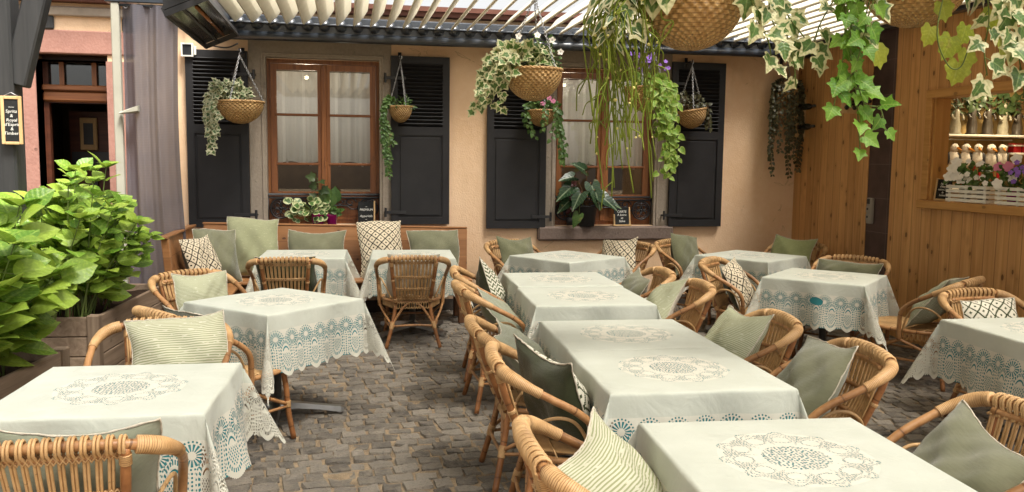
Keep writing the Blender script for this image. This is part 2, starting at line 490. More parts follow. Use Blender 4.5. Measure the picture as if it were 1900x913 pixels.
LALO = mat_leaf('alocasia_leaf', (.014, .038, .016), (.022, .05, .02), None, (.42, .50, .32), .1, rough=.3)
LCREAM = mat_leaf('cream_edged_leaf', (.05, .11, .025), (.10, .17, .05), (.50, .52, .27), trans=.2, ew=.72, veins=False)
RHIP = simple('mistletoe_cactus_stem', (.155, .205, .020), .55, .3, 0, .3, 6)
BUD = simple('pale_yellow_bud', (.66, .60, .22), .6, .3)
STEMG = simple('green_stem', (.11, .15, .035), .6, .3, 0, .3, 8)
STEMB = simple('woody_stem', (.15, .085, .045), .8, .2, 0, .4, 14, .4)
PETALW = simple('white_petal', (.78, .75, .70), .7, .2)
PETALP = simple('violet_petal', (.24, .12, .48), .7, .2)
PETALR = simple('crimson_petal', (.42, .02, .06), .7, .2)
PETALK = simple('pink_petal', (.58, .20, .33), .7, .2)

# tablecloth: lace drawn as holes in the cloth, in cloth metres (uv)
CH = .75
def mat_lace(tear=None):
    m = Mt('sage_cloth_with_lace', rough=.85, spec=.15)
    u, v = m.uv(); au, av = u.abs(), v.abs(); mx = au.max(av); isu = au.gt(av)
    p = isu * v + isu.inv() * u; q = CH - mx
    W = 2 * CH / 13.0
    x = ((p / W + .5).fract() - .5) * W; xp = ((p / W).fract() - .5) * W
    dm = (x * x + (q - .216) * (q - .216)).sqrt(); am = (q - .216).atan2(x)
    h = dm.band(.015, .041) * (am * 15.0).sin().gt(-.15)
    h = h.max(dm.band(.046, .053) * (am * 22.0).sin().gt(.1))
    ex = xp / .031; ey = (q - .116) / .072
    ep = (ex * ex + ey * ey).sqrt(); ap = ey.atan2(ex)
    h = h.max(ep.band(1.0, 1.25) * (ap * 26.0).sin().gt(-.1))
    h = h.max(ep.band(1.38, 1.52) * (ap * 34.0).sin().gt(.2) * q.gt(.04))
    net = ((xp + q * .55) / .0115).fract().band(.22, .8) * ((xp - q * .55) / .0115).fract().band(.22, .8)
    h = h.max(net * ep.lt(.86) * q.lt(.134))
    h = h.max(ep.band(.66, .8) * q.gt(.145) * (xp.abs().lt(.022)))
    fl = ((x / .0125 + .5).fract() - .5).pow(2.0) + ((q / .0145).fract() - .5).pow(2.0)
    h = h.max(fl.lt(.085) * ep.gt(1.58) * dm.gt(.058) * q.band(.035, .20))
    th = v.atan2(u); r = (u * u + v * v).sqrt()
    fa = ((th * (11.0 / (2 * PI))).fract() - .5).abs() * 2.0
    vo = m.voro(1.0, m.vec(u * 88.0, v * 88.0), dim='2D', rnd=.7).lt(.315)
    vs_ = m.voro(1.0, m.vec(u * 120.0, v * 120.0), dim='2D', rnd=.5).lt(.325)
    h = h.max(vo * r.lt(.105))
    pet = .240 - fa * fa * .10
    h = h.max((r - pet).abs().lt(.0065) * vs_)
    h = h.max((r - pet + .02).abs().lt(.005) * vs_)
    h = h.max(vs_ * (r - pet).gt(-.004) * (r - fa * .012).lt(.208))
    pc = ((r - .168) * (r - .168) + (fa * r * .27).pow(2.0)).sqrt()
    h = h.max(pc.band(.026, .034) * vs_)
    h = h.max(((r / .0105).fract().gt(.62)) * pc.lt(.017) * fa.lt(.3) * .0)
    if tear:
        h = h.max((((u - tear[0]) / .055).pow(2.0) + ((v - tear[1]) / .030).pow(2.0) + (m.noise(30) - .5) * 1.2).lt(1.0))
    scal = (xp.abs() / (W * .5)).pow(1.6) * .052
    ds = (x * x + (q - .042) * (q - .042)).sqrt(); ast = (q - .042).atan2(x)
    star = ds.lt((ast * 6.0).cos() * .005 + .016)
    cut = q.lt(scal + (p * 900.0).sin() * .0016) * star.inv()
    h = h.max(cut)
    lace = q.lt(.27).max(r.lt(.238))
    n = m.noise(5, detail=4)
    base = m.mix(n.ramp(.3, .7), (.50, .515, .445), (.455, .47, .40))
    c = m.mix(lace * .6, base, (.62, .585, .49))
    m.col(c)
    m.b.inputs['Sheen Weight'].default_value = .1
    m.bump(m.noise(4.5, detail=3, dist=1.2) * 2.2 + m.noise(16, detail=3, dist=.8) * .5 - ((u - .02).abs().lt(.004) + (v + .015).abs().lt(.004)).min(1.0) * .10 + ((u * 1600.0).sin() * (v * 1600.0).sin()) * .05 + ep.lt(.95) * .18 * q.lt(.24), .5, .010)
    m.cut(h.inv()); return m
LACE = mat_lace()
LACETORN = mat_lace((.05, -.533))

# cushions
def fabric(name, c1, c2, scale=60.0, sheen=.3, bump=.35, rough=.95):
    m = Mt(name, rough=rough, spec=.1); u, v = m.uv()
    n = m.noise(5, detail=4); n2 = m.noise(scale, m.vec(u * .4, v * 2.0), detail=3)
    c = m.mix(n.ramp(.3, .75), c1, c2); c = m.mix(n2.ramp(.45, .7) * .35, c, tuple(x * .6 for x in c1))
    m.col(c); m.b.inputs['Sheen Weight'].default_value = sheen
    m.bump(n2 + (u * 1900.0).sin() * (v * 1900.0).sin() * .2 + m.noise(7, detail=2, dist=.8) * 3.0, bump, .006); return m
VELVET = fabric('grey_sage_velvet', (.195, .193, .122), (.125, .128, .075))
VPALE = fabric('pale_sage_velvet', (.285, .295, .215), (.205, .22, .15))
VOLIVE = fabric('olive_cloth', (.155, .155, .09), (.105, .11, .06))
VDARK = fabric('dark_moss_velvet', (.055, .062, .026), (.028, .034, .012))
def mat_stripe(name, a, b, period=.011, f=.42, wob=.004):
    m = Mt(name, rough=.95, spec=.1); u, v = m.uv()
    n = m.noise(4, m.vec(u * 2.0, v * 2.0), detail=3); n2 = m.noise(70, m.vec(u * .3, v * 1.0), detail=2)
    t = ((v + n * wob * 3.0) / period).fract()
    s_ = t.lt(f) * n2.gt(.36)
    c = m.mix(s_, a, b); c = m.mix(n.ramp(.55, .8) * .25, c, tuple(x * .75 for x in b)); m.col(c)
    m.bump(t.lt(f).inv() + n2 * .4, .5, .004); return m
STRIPE = mat_stripe('pale_green_striped_weave', (.47, .455, .345), (.25, .265, .145), .0105, .44)
STRIPE2 = mat_stripe('soft_green_striped_weave', (.43, .43, .315), (.27, .285, .17), .0085, .5)
SLUB = mat_stripe('mottled_green_slub', (.37, .375, .235), (.25, .265, .145), .006, .5, .02)
SLUBG = mat_stripe('mottled_grey_green_slub', (.34, .34, .25), (.22, .23, .15), .008, .5, .01)
SLUBO = mat_stripe('mottled_olive_slub', (.29, .31, .15), (.19, .21, .09), .006, .5, .02)
def mat_diamond(name, light, dark, size=.075):
    m = Mt(name, rough=.95, spec=.1); u, v = m.uv()
    N = 13.0
    def q(s): return ((((s / size + 100.0).fract()) * N).floor() + .5) / N - .5
    a, b = q(u), q(v)
    d = a.abs() + b.abs()
    blk = d.gt(.40) * (a.abs() - b.abs()).abs().lt(1.0)
    d2 = (.5 - a.abs()) + (.5 - b.abs())
    k = d.band(.39, .61).max(d.lt(.14)).max(d2.lt(.14))
    n = m.noise(8)
    k = (k - n.gt(.8) * .5).gt(.3)
    m.col(m.mix(k, light, dark)); m.bump(k.inv() + m.noise(200) * .4, .5, .004); return m
DIAMOND = mat_diamond('black_and_cream_diamond_weave', (.60, .52, .38), (.018, .014, .012))
DIAMG = mat_diamond('green_and_cream_diamond_weave', (.60, .57, .47), (.045, .055, .025), .085)
def mat_zig():
    m = Mt('green_and_cream_zigzag_weave', rough=.95, spec=.1); u, v = m.uv()
    z = ((u / .06).fract() - .5).abs() * .05
    t = ((v + z) / .03).fract().lt(.5) * m.noise(60).gt(.38)
    m.col(m.mix(t, (.60, .57, .47), (.075, .09, .04))); m.bump(t.inv(), .5, .004); return m
ZIG = mat_zig()
FRINGE = simple('cream_cotton_fringe', (.50, .45, .36), 1.0, .05, 0, .15, 80, .8)

# ================================================================== GROUND
WY = 9.343           # front plane of the house wall
KX = 5.217           # front plane of the kiosk wall
def mat_joint():
    m = Mt('sandy_joints', rough=1.0, spec=.05); n = m.noise(9, detail=5); n2 = m.noise(160, detail=2)
    c = m.mix(n.ramp(.35, .7), (.30, .225, .145), (.14, .105, .072)); c = m.mix(n2.ramp(.5, .75) * .6, c, (.46, .36, .24))
    m.col(c); m.bump(n2 + n, .8, .008); return m
def mat_cobble():
    m = Mt('basalt_cobble', rough=.8, spec=.3); r = m.attr('rnd')
    n = m.noise(14, detail=5); n2 = m.noise(70, detail=4, rough=.7)
    c = m.mix(r, (.080, .071, .062), (.265, .235, .195)); c = m.mix(n.ramp(.4, .72) * .6, c, (.33, .28, .215))
    c = m.mix(n2.ramp(.55, .8) * .45, c, (.42, .37, .30)); c = m.mix(n2.ramp(.45, .25) * .6, c, (.03, .026, .023))
    red = r.gt(.9965); c = m.mix(red * .6, c, (.16, .07, .05))
    e = m.attr('edge'); c = m.mix(e * m.noise(30).ramp(.4, .6) * .55, c, (.16, .125, .085))
    m.col(c); m.rough(n.ramp(.2, .8) * .3 + .5); m.bump(n2 * 1.0 + n * .8 + m.noise(200, detail=2) * .4, 1.0, .018); return m
g = MB()
def gh(x, y): return -.030 + .008 * math.sin(x * 1.7 + y) + .006 * math.sin(y * 2.3 - x)
g.grid(lambda u, v: (-30 + 60 * u, -30 + 60 * v, -.0165), 30, 30)
ground = g.build('ground', mat_joint()); ground['kind'] = 'structure'
cb = MB(); rc = random.Random(3)
y = 1.9; row = 0
while y < 9.36:
    pitch = rc.uniform(.10, .128); x = -3.6 + rc.uniform(0, .1)
    while x < 5.3:
        wdt = rc.uniform(.085, .165)
        bow = lambda xx: .10 * math.sin(xx * .9 + .4) + .03 * math.sin(xx * 2.3 + y) 
        cx, cy = x + wdt / 2, y + pitch / 2 + bow(x + wdt / 2)
        if cy < WY - .05:
            hw, hd = wdt / 2 - rc.uniform(.001, .006), pitch / 2 - rc.uniform(.001, .006)
            slope = .9 * .10 * math.cos(cx * .9 + .4); a = math.atan(slope) + rc.gauss(0, .085)
            ca, sa = math.cos(a), math.sin(a)
            hz = rc.gauss(-.004, .0032); tx, ty = rc.gauss(0, .03), rc.gauss(0, .03)
            corner = [[rc.uniform(-.008, .008) for _ in range(2)] for _ in range(4)]
            vs = []; ee = []
            NN = 5
            for j in range(NN):
                for i in range(NN):
                    s_, t_ = -1 + 2 * i / (NN - 1), -1 + 2 * j / (NN - 1)
                    k0 = corner[0]; k1 = corner[1]; k2 = corner[2]; k3 = corner[3]
                    fx, fy = (s_ + 1) / 2, (t_ + 1) / 2
                    ox = (k0[0] * (1 - fx) + k1[0] * fx) * (1 - fy) + (k2[0] * (1 - fx) + k3[0] * fx) * fy
                    oy = (k0[1] * (1 - fx) + k1[1] * fx) * (1 - fy) + (k2[1] * (1 - fx) + k3[1] * fx) * fy
                    rr = max(abs(s_), abs(t_)); kc = 1 - .10 * (abs(s_) * abs(t_)) ** 3
                    lx, ly = s_ * hw * kc + ox, t_ * hd * kc + oy
                    z = hz + lx * tx + ly * ty - (.022 if rr > .99 else (.003 if rr > .45 else 0)) + rc.gauss(0, .0034)
                    if .45 < rr < .99: lx *= 1.76; ly *= 1.76
                    vs.append((cx + lx * ca - ly * sa, cy + lx * sa + ly * ca, z)); ee.append(1.0 if rr > .99 else 0.0)
            fs = [(j * NN + i, j * NN + i + 1, (j + 1) * NN + i + 1, (j + 1) * NN + i) for j in range(NN - 1) for i in range(NN - 1)]
            cb.add(vs, fs, rnd=rc.random(), e=ee)
        x += wdt
    y += pitch; row += 1
cobbles = cb.build('cobblestone_paving', mat_cobble(), None, False); cobbles['kind'] = 'structure'

# ================================================================== HOUSE
def holed(mb, ax, d0, d1, a0, a1, z0, z1, holes, back=True):
    """slab with rectangular holes; ax='y': lies in y = d0..d1, spans a=x; ax='x': lies in x = d0..d1, spans a=y"""
    As = sorted({a0, a1, *[h[0] for h in holes], *[h[1] for h in holes]}); Zs = sorted({z0, z1, *[h[2] for h in holes], *[h[3] for h in holes]})
    As = [a for a in As if a0 <= a <= a1]; Zs = [z for z in Zs if z0 <= z <= z1]
    P = (lambda a, d, z: (a, d, z)) if ax == 'y' else (lambda a, d, z: (d, a, z))
    inh = lambda a, z: any(h[0] < a < h[1] and h[2] < z < h[3] for h in holes)
    def quad(*p): mb.add(p, [(0, 1, 2, 3)])
    for i in range(len(As) - 1):
        for j in range(len(Zs) - 1):
            b0, b1, c0, c1 = As[i], As[i + 1], Zs[j], Zs[j + 1]
            if inh((b0 + b1) / 2, (c0 + c1) / 2): continue
            quad(P(b0, d0, c0), P(b1, d0, c0), P(b1, d0, c1), P(b0, d0, c1))
            if back: quad(P(b1, d1, c0), P(b0, d1, c0), P(b0, d1, c1), P(b1, d1, c1))
    rects = [(a0, a1, z0, z1)] + list(holes)
    for b0, b1, c0, c1 in rects:
        b0, b1, c0, c1 = max(b0, a0), min(b1, a1), max(c0, z0), min(c1, z1)
        quad(P(b0, d0, c0), P(b0, d1, c0), P(b0, d1, c1), P(b0, d0, c1)); quad(P(b1, d0, c0), P(b1, d1, c0), P(b1, d1, c1), P(b1, d0, c1))
        quad(P(b0, d0, c1), P(b1, d0, c1), P(b1, d1, c1), P(b0, d1, c1))
        if c0 > z0 or (b0, b1) == (a0, a1): quad(P(b0, d0, c0), P(b1, d0, c0), P(b1, d1, c0), P(b0, d1, c0))
house = thing('plaster_house', 'peach plastered house with black louvred shutters and red-brown windows along the back of the terrace', 'house', (0, WY, 0))
H0 = lambda o: o
def hb(mb, name, mat, parent=None, smooth=False, label=None):
    """build in world coordinates, then hang on the house (whose origin is at y = WY)"""
    mb.v = [(p[0], p[1] - WY, p[2]) for p in mb.v]
    return mb.build(name, mat, parent or house, smooth, label)
W1 = (-.83, .365, .95, 2.712); W2 = (2.29, 3.48, .93, 2.712); DR = (-3.02, -2.352, 0.0, 2.672)
mb = MB(); holed(mb, 'y', WY, WY + .34, -6.0, 5.5, -.04, 3.16, [W1, W2, DR])
hb(mb, 'wall', PLASTER)
mb = MB(); mb.box(-2.0, 5.2, WY - .018, WY - .002, -.03, .12); hb(mb, 'plinth', simple('dark_plinth', (.06, .05, .042), .9, .1, 0, .3, 8))
# stone surrounds
for (x0, x1, z0, z1), top, e0, e1 in ((W1, 2.90, -.99, .478), (W2, 2.90, 2.165, 3.645)):
    mb = MB(); holed(mb, 'y', WY - .010, WY + .12, e0, e1, z0 - .02, top, [(x0 + .012, x1 - .012, z0 - .1, z1 - .012)], back=False)
    mb.cur = 0
    for xx in (x0 - .035, x1 + .015): mb.box(xx, xx + .02, WY - .022, WY - .0102, z0, z1 + .035, bev=.004)
    mb.box(x0 - .0349, x1 + .0349, WY - .0222, WY - .0102, z1 + .0152, z1 + .0348, bev=.004)
    hb(mb, 'window_surround', STONE)
# sills
mb = MB(); mb.box(2.10, 3.70, WY - .07, WY + .13, .765, .925, bev=.02)
hb(mb, 'window_sill', SILL, label='broad brown stone sill of the right window with chipped lower edge')
mb = MB(); mb.box(-.95, .45, WY - .06, WY + .13, .80, .945, bev=.015); hb(mb, 'window_sill', SILL)
# windows
ROOMLAMP = Mt('lit_room_lamp'); ROOMLAMP.b.inputs['Emission Color'].default_value = (1, .75, .42, 1); ROOMLAMP.b.inputs['Emission Strength'].default_value = 9
def window(x0, x1, z0, z1, barz):
    yb = WY + .125
    root = MB(); f = .045
    holed(root, 'y', yb, yb + .07, x0 + .005, x1 - .005, z0 + .002, z1 - .014, [(x0 + f, x1 - f, z0 + f, z1 - f - .014)])
    win = hb(root, 'window', WINW)
    xm = (x0 + x1) / 2
    for a, b in ((x0 + f + .003, xm - .003), (xm + .003, x1 - f - .003)):
        lo = z0 + f + .003; hi = z1 - f - .02
        m = MB(); st = .062
        holed(m, 'y', yb - .018, yb + .03, a, b, lo, hi, [(a + st, b - st, lo + .30, hi - st)])
        m.box(a + st + .01, b - st - .01, yb - .024, yb - .0185, lo + .04, lo + .25, bev=.004)
        hb(m, 'casement', WINW, win)
        for bz in barz:
            m = MB(); m.box(a + st - .014, b - st + .014, yb - .028, yb + .012, bz - .013, bz + .013, bev=.005)
            hb(m, 'glazing_bar', WINH, win)
        m = MB(); m.box(a + st + .0005, b - st - .0005, yb + .0155, yb + .0185, lo + .3005, hi - st - .0005)
        hb(m, 'pane', GLASS, win)
        # sheer curtain hung on the sash behind the glass
        m = MB(); ca, cb_ = a + st - .02, b - st + .02; zt, zb = hi - st - .01, barz[-1] + .015
        ph = rn(0, 6)
        def cf(u, v):
            return (ca + (cb_ - ca) * u, yb + .06 + .010 * math.sin(u * 21 + ph) + .005 * math.sin(u * 47 + ph) * (1 - v), zb + (zt - zb) * v + .012 * math.sin(u * 9 + ph) * (1 - v))
        m.grid(cf, 60, 24, uvfn=lambda u, v: (u * (cb_ - ca) + .02, v * (zt - zb)))
        c = hb(m, 'sheer_curtain', SHEER, win, True)
        for u in (.25, .78):
            m = MB(); p = cf(u, 0); m.lathe([(.002, .03), (.006, .02), (.013, -.022), (.012, -.03), (0.001, -.03)], 8, Matrix.Translation(Vector(p)), cap=False)
            hb(m, 'tassel', PETALW, win, True)
    m = MB(); m.box(xm - .030, xm + .030, yb - .034, yb - .0185, z0 + f, z1 - f - .02, bev=.008)
    m.tube([(xm + .012, yb - .034, 1.62), (xm + .012, yb - .05, 1.62), (xm + .012, yb - .055, 1.58)], .006)
    hb(m, 'centre_post', WINW, win)
    # dark room behind
    m = MB(); X0, X1, Y0, Y1, Z0, Z1 = x0 - .3, x1 + .3, WY + .345, WY + 2.2, .5, 2.95
    q = lambda *p: m.add(p, [(0, 1, 2, 3)])
    q((X0, Y1, Z0), (X1, Y1, Z0), (X1, Y1, Z1), (X0, Y1, Z1)); q((X0, Y0, Z0), (X0, Y1, Z0), (X0, Y1, Z1), (X0, Y0, Z1))
    q((X1, Y0, Z0), (X1, Y1, Z0), (X1, Y1, Z1), (X1, Y0, Z1)); q((X0, Y0, Z0), (X1, Y0, Z0), (X1, Y1, Z0), (X0, Y1, Z0)); q((X0, Y0, Z1), (X1, Y0, Z1), (X1, Y1, Z1), (X0, Y1, Z1))
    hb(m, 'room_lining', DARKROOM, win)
    m = MB(); m.lathe([(.001, .02), (.02, .015), (.024, .0), (.02, -.015), (.001, -.02)], 14, Matrix.Translation((xm - .22, WY + 1.1, 2.60)), cap=False); hb(m, 'room_lamp', ROOMLAMP, win, True)
    ld = bpy.data.lights.new('room_lamp_light', 'POINT'); ld.energy = 11; ld.color = (1, .84, .62); ld.shadow_soft_size = .06
    lo = bpy.data.objects.new('room_lamp_light', ld); COL.objects.link(lo); lo.parent = win; lo.location = (xm - .22, 1.1, 2.30)
    return win
window(*W1, (2.115, 1.595)); window(*W2, (2.115, 1.595))
# cast-iron guard rails in front of the windows
def guard(x0, x1, zt):
    m = MB(); yy = WY + .055
    m.box(x0 + .005, x1 - .005, yy - .028, yy + .028, zt - .012, zt + .012, bev=.006)
    m.box(x0 + .005, x1 - .005, yy - .016, yy + .016, zt - .042, zt - .022, bev=.005)
    def ring(cx, cz, r, t=.009, n=18): m.tube([(cx + r * math.cos(2 * PI * k / n), yy, cz + r * math.sin(2 * PI * k / n)) for k in range(n)], t, 6, closed=True)
    for sx, d in ((x0 + .14, 1), (x1 - .14, -1)):
        cz = zt - .15; ring(sx, cz, .105, .010); ring(sx, cz, .085, .005)
        for k in range(4):
            a = PI / 4 + k * PI / 2
            c = Vector((sx + .047 * math.cos(a), yy, cz + .047 * math.sin(a)))
            ring(c.x, c.z, .026, .006, 10)
        m.ball((sx, yy, cz), .016, .014, .016, 8, 6)
        for k in range(4):
            a = k * PI / 2; m.tube([(sx + .015 * math.cos(a), yy, cz + .015 * math.sin(a)), (sx + .09 * math.cos(a), yy, cz + .09 * math.sin(a))], .006, 6)
        # scroll towards the middle
        p = []
        for k in range(26):
            t = k / 25; a = PI * 2.3 * t; rr = .052 * (1 - t * .8)
            p.append((sx + d * (.185 + .0 - rr * math.cos(a) * 1.2), yy, zt - .085 + rr * math.sin(a)))
        m.tube(p, .007, 6)
        m.tube([(sx + d * .1, yy, zt - .15), (sx + d * .17, yy, zt - .16), (sx + d * .22, yy, zt - .125), (sx + d * .30, yy, zt - .118)], .007, 6)
    xx = x0 + .36
    while xx < x1 - .36:
        ring(xx, zt - .082, .026, .006, 10); ring(xx + .05, zt - .082, .016, .005, 8); xx += .1
    m.tube([(x0 + .3, yy, zt - .118), (x1 - .3, yy, zt - .118)], .007, 6)
    for sx in (x0 + .012, x1 - .012): m.box(sx - .008, sx + .008, yy - .01, yy + .01, zt - .31, zt - .012)
    hb(m, 'window_guard', IRON, None, True)
guard(W1[0], W1[1], 1.27); guard(W2[0], W2[1], 1.25)
# shutters, folded back against the wall
def shutter(x0, x1, z0, z1, hinge):
    m = MB(); y0, y1 = WY - .060, WY - .022; st = .075
    zl0 = z0 + (z1 - z0) * .585; zr = z0 + (z1 - z0) * .535
    holed(m, 'y', y0, y1, x0, x1, z0, z1, [(x0 + st, x1 - st, zl0, z1 - st), (x0 + st, x1 - st, z0 + st, zr)])
    s_ = hb(m, 'shutter', SHUT)
    m = MB(); n = 17; H_ = z1 - st - zl0
    for k in range(n):
        zc = zl0 + (k + .5) * H_ / n
        M = Matrix.Translation((0, (y0 + y1) / 2, zc)) @ Matrix.Rotation(R(-38), 4, 'X')
        m.box(x0 + st - .006, x1 - st + .006, -.027, .027, -.0045, .0045, M)
    hb(m, 'louvre_slats', SHUT, s_)
    m = MB(); m.box(x0 + st - .004, x1 - st + .004, y0 + .014, y1 - .004, z0 + st - .004, zr + .004)
    m.box(x0 + st + .022, x1 - st - .022, y0 + .005, y0 + .0138, z0 + st + .022, zr - .022, bev=.008)
    hb(m, 'lower_panel', SHUT, s_)
    for hz in (z0 + (z1 - z0) * .87, z0 + .13):
        m = MB(); d = 1 if hinge == 'r' else -1; hx = x1 if hinge == 'r' else x0
        m.box(*sorted((hx - d * .16, hx + d * .055)), y0 - .008, y0 - .0005, hz - .016, hz + .016)
        m.tube([(hx + d * .06, y0 - .003, hz - .05), (hx + d * .06, y0 - .003, hz + .05)], .013, 8)
        m.tube([(hx + d * .06, y0 - .003, hz), (hx + d * .075, WY + .02, hz)], .01, 6)
        hb(m, 'hinge', IRON, s_)
    return s_
shutter(-1.603, -.992, .93, 2.745, 'r'); shutter(.472, 1.10, .955, 2.75, 'l')
shutter(1.515, 2.180, .905, 2.775, 'r'); shutter(3.637, 4.28, .92, 2.789, 'l')
# stone doorway on the left
d0, d1, dz = DR[0], DR[1], DR[3]
m = MB(); holed(m, 'y', WY - .014, WY + .20, d0 - .2, -2.10, 0, 2.60, [(d0 + .0, d1 - .012, -1, 2.66)], back=False)
hb(m, 'door_jamb', PINK)
m = MB(); m.box(d0 - .35, -2.085, WY - .020, WY + .22, 2.662, 2.895, bev=.012); hb(m, 'door_lintel', PINK, label='pitted pink sandstone lintel over the doorway')
m = MB(); m.box(-3.6, -2.06, WY - .05, WY - .0005, 3.03, 3.12, bev=.01); hb(m, 'stone_ledge', GREYFRAME)
for xx in (-2.95, -2.20):
    m = MB(); m.box(xx, xx + .12, WY - .03, WY - .0008, 2.90, 3.028, bev=.01); hb(m, 'beam_end', BLACKW)
m = MB(); yb = WY + .19
holed(m, 'y', yb, yb + .07, d0 + .002, d1 - .014, 0.02, 2.655, [(d0 + .05, d1 - .06, .02, 2.19), (d0 + .05, d1 - .06, 2.36, 2.60)])
dr = hb(m, 'doorway', DOORW)
m = MB(); m.box(d0 + .003, d1 - .016, yb - .06, yb - .0006, 2.31, 2.37, bev=.012); m.box(d0 + .003, d1 - .016, yb - .04, yb - .0006, 2.20, 2.3095, bev=.02)
hb(m, 'transom_rail', WINH, dr)
for xx in (d0 + .16, d1 - .20):
    m = MB(); m.box(xx, xx + .045, yb - .012, yb + .02, 2.371, 2.60); hb(m, 'transom_bar', WINW, dr)
m = MB(); m.box(d0 + .05, d1 - .06, yb + .03, yb + .034, 2.37, 2.60); hb(m, 'transom_pane', GLASS, dr)
m = MB(); X0, X1, Y0, Y1, Z0, Z1 = d0 - .4, d1 + .35, yb + .075, yb + 1.9, 0, 2.9
q = lambda *p: m.add(p, [(0, 1, 2, 3)])
q((X0, Y1, Z0), (X1, Y1, Z0), (X1, Y1, Z1), (X0, Y1, Z1)); q((X0, Y0, Z0), (X0, Y1, Z0), (X0, Y1, Z1), (X0, Y0, Z1)); q((X1, Y0, Z0), (X1, Y1, Z0), (X1, Y1, Z1), (X1, Y0, Z1)); q((X0, Y0, Z1), (X1, Y0, Z1), (X1, Y1, Z1), (X0, Y1, Z1)); q((X0, Y0, .01), (X1, Y0, .01), (X1, Y1, .01), (X0, Y1, .01))
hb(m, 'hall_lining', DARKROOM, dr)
m = MB(); yy = yb + .9; m.box(-3.05, -2.2, yy, yy + .03, 0, 2.15)
for (a, b, c, d) in ((-2.98, -2.78, .2, 1.5), (-2.74, -2.54, .2, 1.5)): m.box(a, b, yy - .015, yy - .0005, c, d, bev=.008)
hb(m, 'inner_door', DOORW, dr)
m = MB(); m.box(-2.93, -2.75, yy - .05, yy - .017, 1.72, 2.08, bev=.008); hb(m, 'picture_frame', RAWPINE, dr)
m = MB(); m.box(-2.89, -2.79, yy - .056, yy - .0505, 1.78, 2.02); hb(m, 'picture', DKMET, dr)
m = MB(); m.box(-3.02, -2.50, yy - .05, yy - .016, 1.56, 1.70); m.box(-2.82, -2.76, yy - .05, yy - .016, .6, 1.559); hb(m, 'door_strap', DKMET, dr)
# eaves seen through the louvres
m = MB(); m.box(-6, 5.5, WY - .12, WY + .5, 3.162, 3.21); m.box(-6, 5.5, WY - .16, WY + .5, 3.2105, 3.26); hb(m, 'eaves', simple('red_brown_eaves', (.12, .05, .035), .8, .2, 0, .2, 6))

# small white floodlight on the wall above the first shutter
t = thing('floodlight', 'small white framed floodlight on the wall at the top corner of the leftmost shutter', 'lamp', (-1.575, WY - .075, 2.735))
m = MB(); holed(m, 'y', -.02, .05, -.058, .058, -.068, .068, [(-.044, .044, -.054, .054)]); m.build('housing', WHITEMET, t, False)
m = MB(); m.box(-.0435, .0435, -.008, .0, -.0535, .0535); m.build('lens', simple('dark_lens', (.03, .032, .035), .1, .6), t, False)
m = MB(); m.box(.062, .085, -.0, .05, -.05, .04, bev=.006); m.box(-.02, .02, .05, .074, -.02, .02); m.build('bracket', WHITEMET, t, False)

# ================================================================== PERGOLA
perg = thing('pergola', 'cream slatted louvre roof on a blue-black metal frame over the terrace', 'pergola', (0, 0, 0))
LZ = 3.03
m = MB(); m.box(-1.12, 5.205, 9.02, 9.30, 2.885, 3.08, bev=.012); m.build('wall_beam', DKALU, perg, False)
m = MB(); m.tube([(-1.12, 9.0, 2.865), (5.2, 9.0, 2.885)], .045, 14); m.build('gutter_pipe', DKALU, perg, True)
m = MB(); m.box(-1.12, 5.205, 8.97, 9.0195, 2.99, 3.005, bev=.003)
for i in range(39): 
    x = -1.06 + .165 * i
    m.tube([(x + .03, 8.999, 2.99), (x + .03, 9.012, 2.99)], .06, 12)
m.build('louvre_bearing', DKALU, perg, True)
lv = MB(); prof = [(-.078, -.070), (-.064, -.076), (.004, -.012), (.056, .064), (.068, .080), (.058, .083), (.042, .066), (-.010, 0.0), (-.076, -.058)]
# cross-section in the x-z plane, run along y
NP = len(prof); Y0, Y1 = .7, 8.955
lv.add([(a, yy, b) for yy in (Y0, Y1) for a, b in prof], [(k, (k + 1) % NP, NP + (k + 1) % NP, NP + k) for k in range(NP)] + [tuple(range(NP))[::-1], tuple(range(NP, 2 * NP))])
first = lv.build('louvre', ALU, perg, False); first.location = (-1.0, 0, LZ + .03)
for i in range(1, 38):
    o = first.copy(); COL.objects.link(o); o.parent = perg; o.location = (-1.0 + .165 * i, 0, LZ + .03)
m = MB(); m.box(-1.26, -1.125, .7, 9.30, 2.92, 3.14, bev=.01); m.box(-2.10, -1.261, 8.30, 8.42, 3.02, 3.12, bev=.008); m.build('side_beam', DKALU, perg, False)
m = MB(); m.box(5.10, 5.205, .7, 9.019, 2.96, 3.12, bev=.01); m.build('side_beam', DKALU, perg, False)
m = MB(); m.box(-1.26, 5.205, .56, .699, 2.92, 3.14, bev=.01); m.build('front_beam', DKALU, perg, False)
m = MB(); m.box(-2.055, -1.985, 8.31, 8.38, 0, 3.0195, bev=.008); m.build('post', WHITEP, perg, False)

